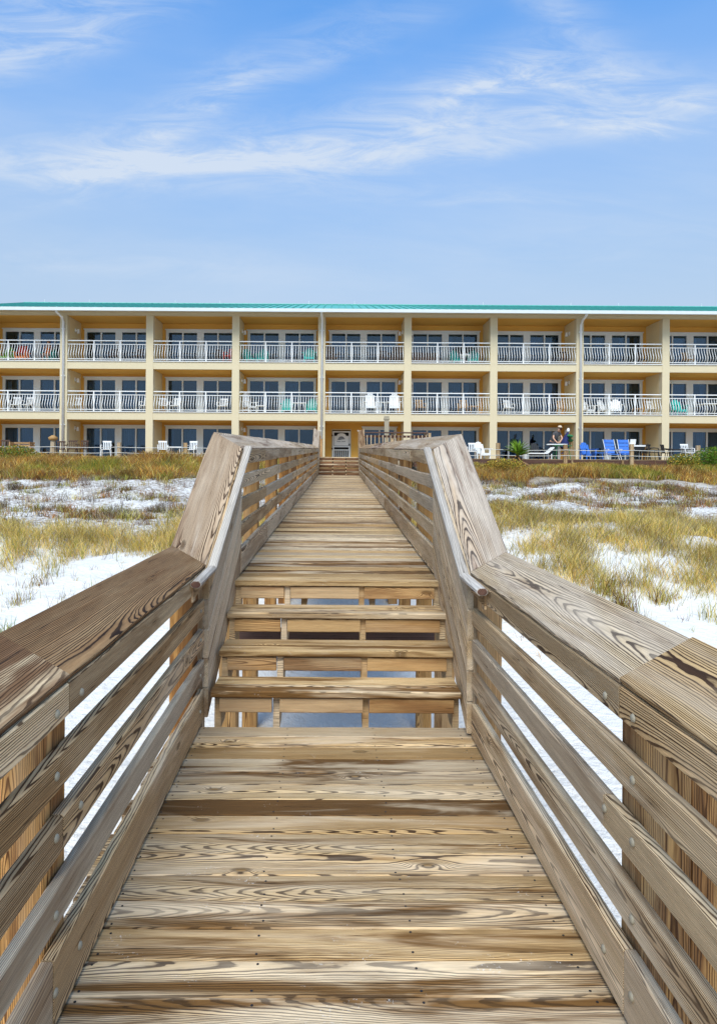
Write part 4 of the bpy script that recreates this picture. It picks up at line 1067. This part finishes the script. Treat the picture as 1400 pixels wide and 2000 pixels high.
# pillar by the landing
sp = empty('stucco_post', (PX(755, 26), 26.2, H(.45)), 0, 'square tan post with moulded cap beside the landing rail', 'post')
MB().box(-.09, .09, -.09, .09, 0, 1.56).build('shaft', 'stone', sp)
MB().box(-.115, .115, -.115, .115, 1.56, 1.62).box(-.10, .10, -.10, .10, 1.62, 1.70).build('capital', 'stone', sp)

# ------------------------------------------------------------------ vegetation
def blades(name, x, y, hgt, wid, lean, pal, label=None, cat=None, group=None, kind='stuff', z=None, fan=None, seed=0):
    r_ = np.random.default_rng(seed); n = len(x)
    z = ground(x, y) - .02 if z is None else z
    a = r_.uniform(0, 2 * np.pi, n) if fan is None else fan
    fa = r_.uniform(0, 2 * np.pi, n)
    dx, dy = np.cos(a) * lean, np.sin(a) * lean
    sx, sy = np.cos(fa) * wid / 2, np.sin(fa) * wid / 2
    V = np.zeros((n, 5, 3))
    V[:, 0] = np.stack([x - sx, y - sy, z], -1); V[:, 1] = np.stack([x + sx, y + sy, z], -1)
    mx_, my_ = x + dx * .38, y + dy * .38; zm = z + hgt * .6
    V[:, 2] = np.stack([mx_ - sx * .8, my_ - sy * .8, zm], -1); V[:, 3] = np.stack([mx_ + sx * .8, my_ + sy * .8, zm], -1)
    V[:, 4] = np.stack([x + dx, y + dy, z + hgt], -1)
    base = np.arange(n)[:, None] * 5
    loops = np.concatenate([base + np.array([[0, 1, 3, 2]]), base + np.array([[2, 3, 4]])], 1).ravel()
    starts = np.stack([np.arange(n) * 7, np.arange(n) * 7 + 4], -1).ravel(); totals = np.tile([4, 3], n)
    me = np_mesh(name, V.reshape(-1, 3), loops, starts, totals)
    at = me.color_attributes.new('tint', 'FLOAT_COLOR', 'POINT')
    C = np.ones((n, 5, 4)); C[:, :, :3] = pal[:, None, :]
    at.data.foreach_set('color', C.astype(np.float32).ravel())
    o = link(name, me, 'grass')
    return tag(o, label, cat, group, kind)
def palette(n, cols, wts, jit=.22, seed=0):
    r_ = np.random.default_rng(seed); c = np.array(cols)[r_.choice(len(cols), n, p=np.array(wts) / sum(wts))]
    return np.clip(c * (1 + r_.normal(0, jit, (n, 1))) * (1 + r_.normal(0, .06, (n, 3))), .003, .9)
STRAW, OLIVE, GREEN, RUST, BROWN, GREY, GOLD = (.60, .46, .15), (.33, .29, .05), (.13, .19, .025), (.40, .16, .025), (.17, .085, .025), (.30, .25, .20), (.56, .35, .05)
def clear(x, y):                                   # keep stems off the walkway
    return (np.abs(x) > 1.15) | (y < 4.5)
# near edge of the dune: yellow green grass band
n = 620000
x = rng.uniform(-20, 24, n); y = rng.uniform(9.6, 18.5, n)
edge = 11.9 - .7 * np.clip(x / 6, -1, 1.2) + (fbm(x * .35, y * .1, 4, 21) - .5) * 5.0
far_e = 14.7 + np.clip(x, 0, 8) * .12 + (fbm(x * .35, y * .3, 4, 22) - .5) * 5.5
cl_ = fbm(x * 1.6, y * 1.6, 3, 23)
p = np.clip((y - edge) / .8, 0, 1) * np.clip((far_e - y) / 1.0, 0, 1) * np.clip((cl_ - np.where(x < 0, .26, .36)) * 4.5, .04, 1)
k = (rng.random(n) < p) & clear(x, y); x, y = x[k], y[k]; n = len(x)
hg = rng.uniform(.08, .42, n) * (.45 + 1.0 * fbm(x * 2.2, y * 2.2, 3, 24))
gp = palette(n, [STRAW, GOLD, OLIVE, GREEN, GREY], [6.5, 2.4, 1.7, .35, 1.8], seed=1) * (.45 + 1.25 * fbm(x * 2.4, y * 2.4, 3, 25))[:, None]
blades('dune_grass', x, y, hg, rng.uniform(.004, .0105, n), hg * rng.uniform(.2, 1.3, n), gp, 'pale yellow green grass band along the foot of the dune', 'grass', seed=1)
# sparse tufts and litter on the patchy slope
def tufts(name, cx, cy, per, hmin, hmax, spread, cols, w, seed, label, cat='grass', wid=(.007, .015), leanf=(.2, 1.0)):
    r_ = np.random.default_rng(seed); m_ = len(cx)
    x = np.repeat(cx, per) + r_.normal(0, spread, m_ * per); y = np.repeat(cy, per) + r_.normal(0, spread, m_ * per)
    n = len(x); sc = np.repeat(r_.uniform(.6, 1.25, m_), per)
    hg = r_.uniform(hmin, hmax, n) * sc
    tint = np.repeat(palette(m_, cols, w, .2, seed), per, axis=0) * (1 + r_.normal(0, .18, (n, 1)))
    k = clear(x, y); x, y, hg, tint = x[k], y[k], hg[k], tint[k]; n = len(x)
    return blades(name, x, y, hg, r_.uniform(*wid, n), hg * r_.uniform(*leanf, n), np.clip(tint, .003, .9), label, cat, seed=seed)
def scatter(n, x0, x1, y0, y1, f):
    x = rng.uniform(x0, x1, n); y = rng.uniform(y0, y1, n); k = (rng.random(n) < f(x, y)) & (np.abs(x) > 1.3); return x[k], y[k]
cx, cy = scatter(9000, -22, 26, 14.5, 25.5, lambda x, y: np.clip((fbm(x * .5, y * .8, 3, 31) - .42) * 5, 0, 1) * .8 + .12 + .6 * ((x > 1) & (x < 4.5 + (fbm(y * .4, y * .1, 2, 3) - .5) * 2)))
tufts('slope_scrub', cx, cy, 34, .05, .28, .11, [GREY, BROWN, OLIVE, STRAW, RUST, (.07, .05, .03)], [2.4, 2.6, 2.2, 1.8, 1.4, 1.6], 32, 'sparse scrub and dry tufts on the patchy white slope', 'scrub')
cx, cy = scatter(26000, -22, 26, 13.0, 26, lambda x, y: np.clip((fbm(x * .9, y * 1.6, 3, 41) - .34) * 6, 0, 1))
tufts('dead_litter', cx, cy, 7, .015, .07, .10, [GREY, BROWN, (.12, .085, .07), (.05, .035, .03)], [2, 2, 2, 2], 42, 'dead stems and dark litter strewn over the sand slope', 'litter', (.008, .016), (1.5, 4.0))
# the dense scrub in front of the building
n = 560000
x = rng.uniform(-24, 30, n); y = rng.uniform(21.5, 30.9, n)
e0 = np.where(x < 0, 24.9 + np.clip(x + 11, -4, 9) * .18, 25.6 - np.clip(x - 8, 0, 12) * .05) + (fbm(x * .3, y * .3, 4, 51) - .5) * 8
cl_ = fbm(x * .9, y * .9, 3, 52)
p = np.clip((y - e0) / .9, 0, 1) * np.clip((cl_ - .18) * 4, 0.1, 1)
k = (rng.random(n) < p) & (np.abs(x) > 1.1) & ~((x > -1.2) & (x < 3.8) & (y > 24.6)); x, y = x[k], y[k]; n = len(x)
mound = fbm(x * .55, y * .55, 3, 53)
hg = rng.uniform(.08, .50, n) * (.35 + 1.1 * mound)
hg = hg * np.where(x > 5.5, np.clip(1 - (y - 27) / 3.2 * .62, .38, 1), 1)
hue = fbm(x * .8 + 9, y * .8, 4, 54) + rng.normal(0, .10, n)
pal = palette(n, [STRAW, BROWN, GREY], [3.4, 1.4, .9], .25, 5)
pal = np.where((hue > .42)[:, None], palette(n, [RUST, GOLD, BROWN, (.30, .18, .07), STRAW], [1.5, 1.6, 1.8, 2.6, 1.6], .3, 6), pal)
pal = np.where((hue < .37)[:, None], palette(n, [OLIVE, GREEN, GOLD], [3, 2, 1], .25, 7), pal)
pal = pal * (.45 + 1.5 * fbm(x * 2.2, y * 1.2, 3, 57))[:, None]
jz = ground(x, y) + rng.uniform(-.02, .34, n) * mound * np.where(x > 5.5, .35, 1)
blades('dune_scrub', x, y, hg, rng.uniform(.008, .022, n), np.maximum(hg, .2) * rng.uniform(.2, 1.3, n), pal, 'dense rust and olive scrub covering the dune top before the apartments', 'scrub', z=jz, seed=8)
# tall seed stalks
cx, cy = scatter(1500, -20, 24, 11, 28, lambda x, y: .3 + 0 * x)
tufts('seed_stalks', cx, cy, 2, .45, .85, .05, [STRAW, GREY, GOLD], [3, 1, 1], 61, 'thin straw coloured stalks standing above the dune grass', 'grass', (.005, .009), (.05, .35))
# loose small growth on the white sand
cx, cy = scatter(2600, -14, 18, 6.8, 13.5, lambda x, y: np.clip((y - 6.5) / 5, 0, 1) * .75)
tufts('beach_sprigs', cx, cy, 9, .03, .20, .045, [STRAW, OLIVE, GREY, BROWN], [3, 2, 2, 1.5], 62, 'tiny dry sprigs dotted over the white sand', 'grass', (.004, .008))
# single clumps one can tell apart
def clump(px, py, yd, hgt, nb, label, cols, sp=.10):
    xx = PX(px, yd)
    r_ = np.random.default_rng(int(px * 7 + py))
    x = xx + r_.normal(0, sp, nb); y = yd + r_.normal(0, sp, nb); hg = r_.uniform(.4, 1.0, nb) * hgt
    o = blades('grass_clump', x, y, hg, r_.uniform(.005, .011, nb), hg * r_.uniform(.1, .8, nb), palette(nb, cols, [3, 2, 1][:len(cols)], .3, int(px)), label, 'grass clump', 'single clumps on the open sand', None, seed=int(px))
    return o
for (px, py, yd, h, nb, lb, cols) in (
    (40, 1115, 9.8, .28, 90, 'short bushy dry clump lying on the sand nearest the left picture edge', (GREY, STRAW, OLIVE)),
    (75, 1110, 10.6, .26, 70, 'low brown clump just behind the leftmost clump', (BROWN, STRAW, GREY)),
    (100, 1090, 11.0, .45, 50, 'thin upright clump below the dip of the left grass band', (OLIVE, STRAW, GREY)),
    (122, 1130, 9.6, .42, 34, 'lone leggy stems on open sand left of the left rail', (GREY, STRAW)),
    (190, 1110, 10.0, .40, 34, 'paired thin tufts close above the left rail cap', (GREEN, STRAW, GREY)),
    (8, 1150, 8.6, .34, 60, 'green tipped clump cut by the left picture edge', (GREEN, OLIVE, STRAW)),
    (1185, 1105, 10.4, .62, 150, 'tall straw clump at the corner of the right grass edge', (STRAW, OLIVE, BROWN)),
    (1215, 1120, 9.8, .55, 190, 'largest brown clump standing forward on the right sand', (BROWN, STRAW, OLIVE)),
    (1285, 1105, 10.2, .40, 120, 'round clump between the largest clump and the right edge', (STRAW, BROWN, OLIVE)),
    (1262, 1160, 8.6, .30, 70, 'small low clump in front of the largest brown clump', (STRAW, OLIVE, GREY)),
    (1390, 1120, 9.6, .42, 60, 'clump at the right picture edge on white sand', (STRAW, OLIVE, GREEN)),
    (1320, 1190, 7.9, .22, 30, 'tiny isolated tuft lowest on the right sand', (STRAW, GREY))):
    clump(px, py, yd, h, nb, lb, cols)
# spiky yucca and a leafy shrub in front of the terrace
yk = empty('yucca_plant', (PX(1010, 29.6), 29.6, float(ground(PX(1010, 29.6), 29.6))), 0, 'spiky bright green yucca rising in front of the terrace edge', 'yucca')
MB().tube([(0, 0, -.2), (.02, 0, .45), (0, .02, .85)], [.10, .09, .08], 8).build('trunk', 'brown', yk)
for mt, nm, col in (('yucca_green', 'leaf', (.16, .28, .02)), ('yucca_dead', 'dead_leaf', (.30, .17, .06))):
    m, g, b = new_mat(mt)
    ri = g.node('ShaderNodeObjectInfo').outputs['Random']
    g.put(b.inputs['Base Color'], g.mix(ri, tuple(.6 * q for q in col), tuple(1.5 * q for q in col))); b.inputs['Roughness'].default_value = .5
    M[mt] = m
lv = []
for L in (.55, .7):
    vs = [(0, -.022, 0), (0, .022, 0), (L * .35, -.035, .02), (L * .35, .035, .02), (L * .7, -.022, .0), (L * .7, .022, .0), (L, 0, -.04), (L * .35, 0, -.008), (L * .7, 0, -.02), (0, 0, -.01)]
    lv.append(mesh('leaf', vs, [(0, 9, 7, 2), (9, 1, 3, 7), (2, 7, 8, 4), (7, 3, 5, 8), (4, 8, 6), (8, 5, 6)]))
dead = [l_.copy() for l_ in lv]
for l_ in lv: l_.materials.append(M['yucca_green'])
for l_ in dead: l_.materials.append(M['yucca_dead'])
for i in range(150):
    el = random.uniform(.15, 1.5); a = random.uniform(0, 6.283)
    low = i > 105
    if low: el = random.uniform(-.9, .1)
    o = link('leaf' if not low else 'dead_leaf', (dead if low else lv)[i % 2], None, yk)
    o.location = (0, 0, random.uniform(.75, .95) if not low else random.uniform(.3, .75)); o.rotation_euler = (random.uniform(-.4, .4), -el, a)
def shrub(name, loc, rad, hgt, n, cols, w, label, cat):
    t = empty(name, loc, 0, label, cat)
    mb = MB()
    for i in range(7):
        a = random.uniform(0, 6.28); d = Vector((math.cos(a) * rad * .6, math.sin(a) * rad * .5, hgt * random.uniform(.6, .9)))
        mb.tube([(0, 0, -.1), tuple(d * .5 + Vector((0, 0, .05))), tuple(d)], [.025, .015, .006], 5)
    mb.build('stem', 'brown', t)
    r_ = np.random.default_rng(int(abs(loc[0]) * 100)); 
    u_ = r_.normal(0, .5, (n, 3)); u_ /= np.maximum(1, np.linalg.norm(u_, axis=1))[:, None]
    P = u_ * np.array([rad, rad, hgt * .5]) + np.array([0, 0, hgt * .55])
    V = np.zeros((n, 4, 3)); D = r_.normal(0, 1, (n, 3)); D /= np.linalg.norm(D, axis=1)[:, None]; D[:, 2] = np.abs(D[:, 2]); Sd = np.cross(D, r_.normal(0, 1, (n, 3))); Sd /= np.linalg.norm(Sd, axis=1)[:, None]
    L = r_.uniform(.05, .10, (n, 1))
    V[:, 0] = P; V[:, 1] = P + D * L * .5 + Sd * L * .3; V[:, 2] = P + D * L; V[:, 3] = P + D * L * .5 - Sd * L * .3
    me = np_mesh('leaves', V.reshape(-1, 3), np.arange(n * 4), np.arange(n) * 4, np.full(n, 4))
    at = me.color_attributes.new('tint', 'FLOAT_COLOR', 'POINT'); C = np.ones((n, 4, 4)); C[:, :, :3] = palette(n, cols, w, .3, 3)[:, None, :]
    at.data.foreach_set('color', C.astype(np.float32).ravel())
    o = link('leaves', me, 'grass', t); o['kind'] = 'stuff'
    return t
shrub('leafy_shrub', (PX(1392, 29.8), 29.8, float(ground(PX(1392, 29.8), 29.8))), .8, .95, 3000, [GREEN, (.10, .24, .02), OLIVE], [3, 3, 1], 'bright green leafy shrub at the right picture edge below the terrace', 'shrub')
shrub('leafy_shrub', (PX(1335, 29.4), 29.4, float(ground(PX(1335, 29.4), 29.4))), .7, .75, 2200, [GREEN, OLIVE, GOLD], [2, 2, 1], 'olive green shrub below the terrace, left of the bright green one', 'shrub')
shrub('leafy_shrub', (PX(30, 28.5), 28.5, float(ground(PX(30, 28.5), 28.5))), 1.0, .9, 3200, [GREEN, OLIVE, RUST], [3, 2, 1], 'dark green shrub among rust scrub near the left picture edge', 'shrub')
shrub('leafy_shrub', (PX(985, 28.6), 28.6, float(ground(PX(985, 28.6), 28.6))), .9, .7, 2600, [OLIVE, GOLD, BROWN], [3, 2, 1], 'low olive shrub at the foot of the yucca', 'shrub')
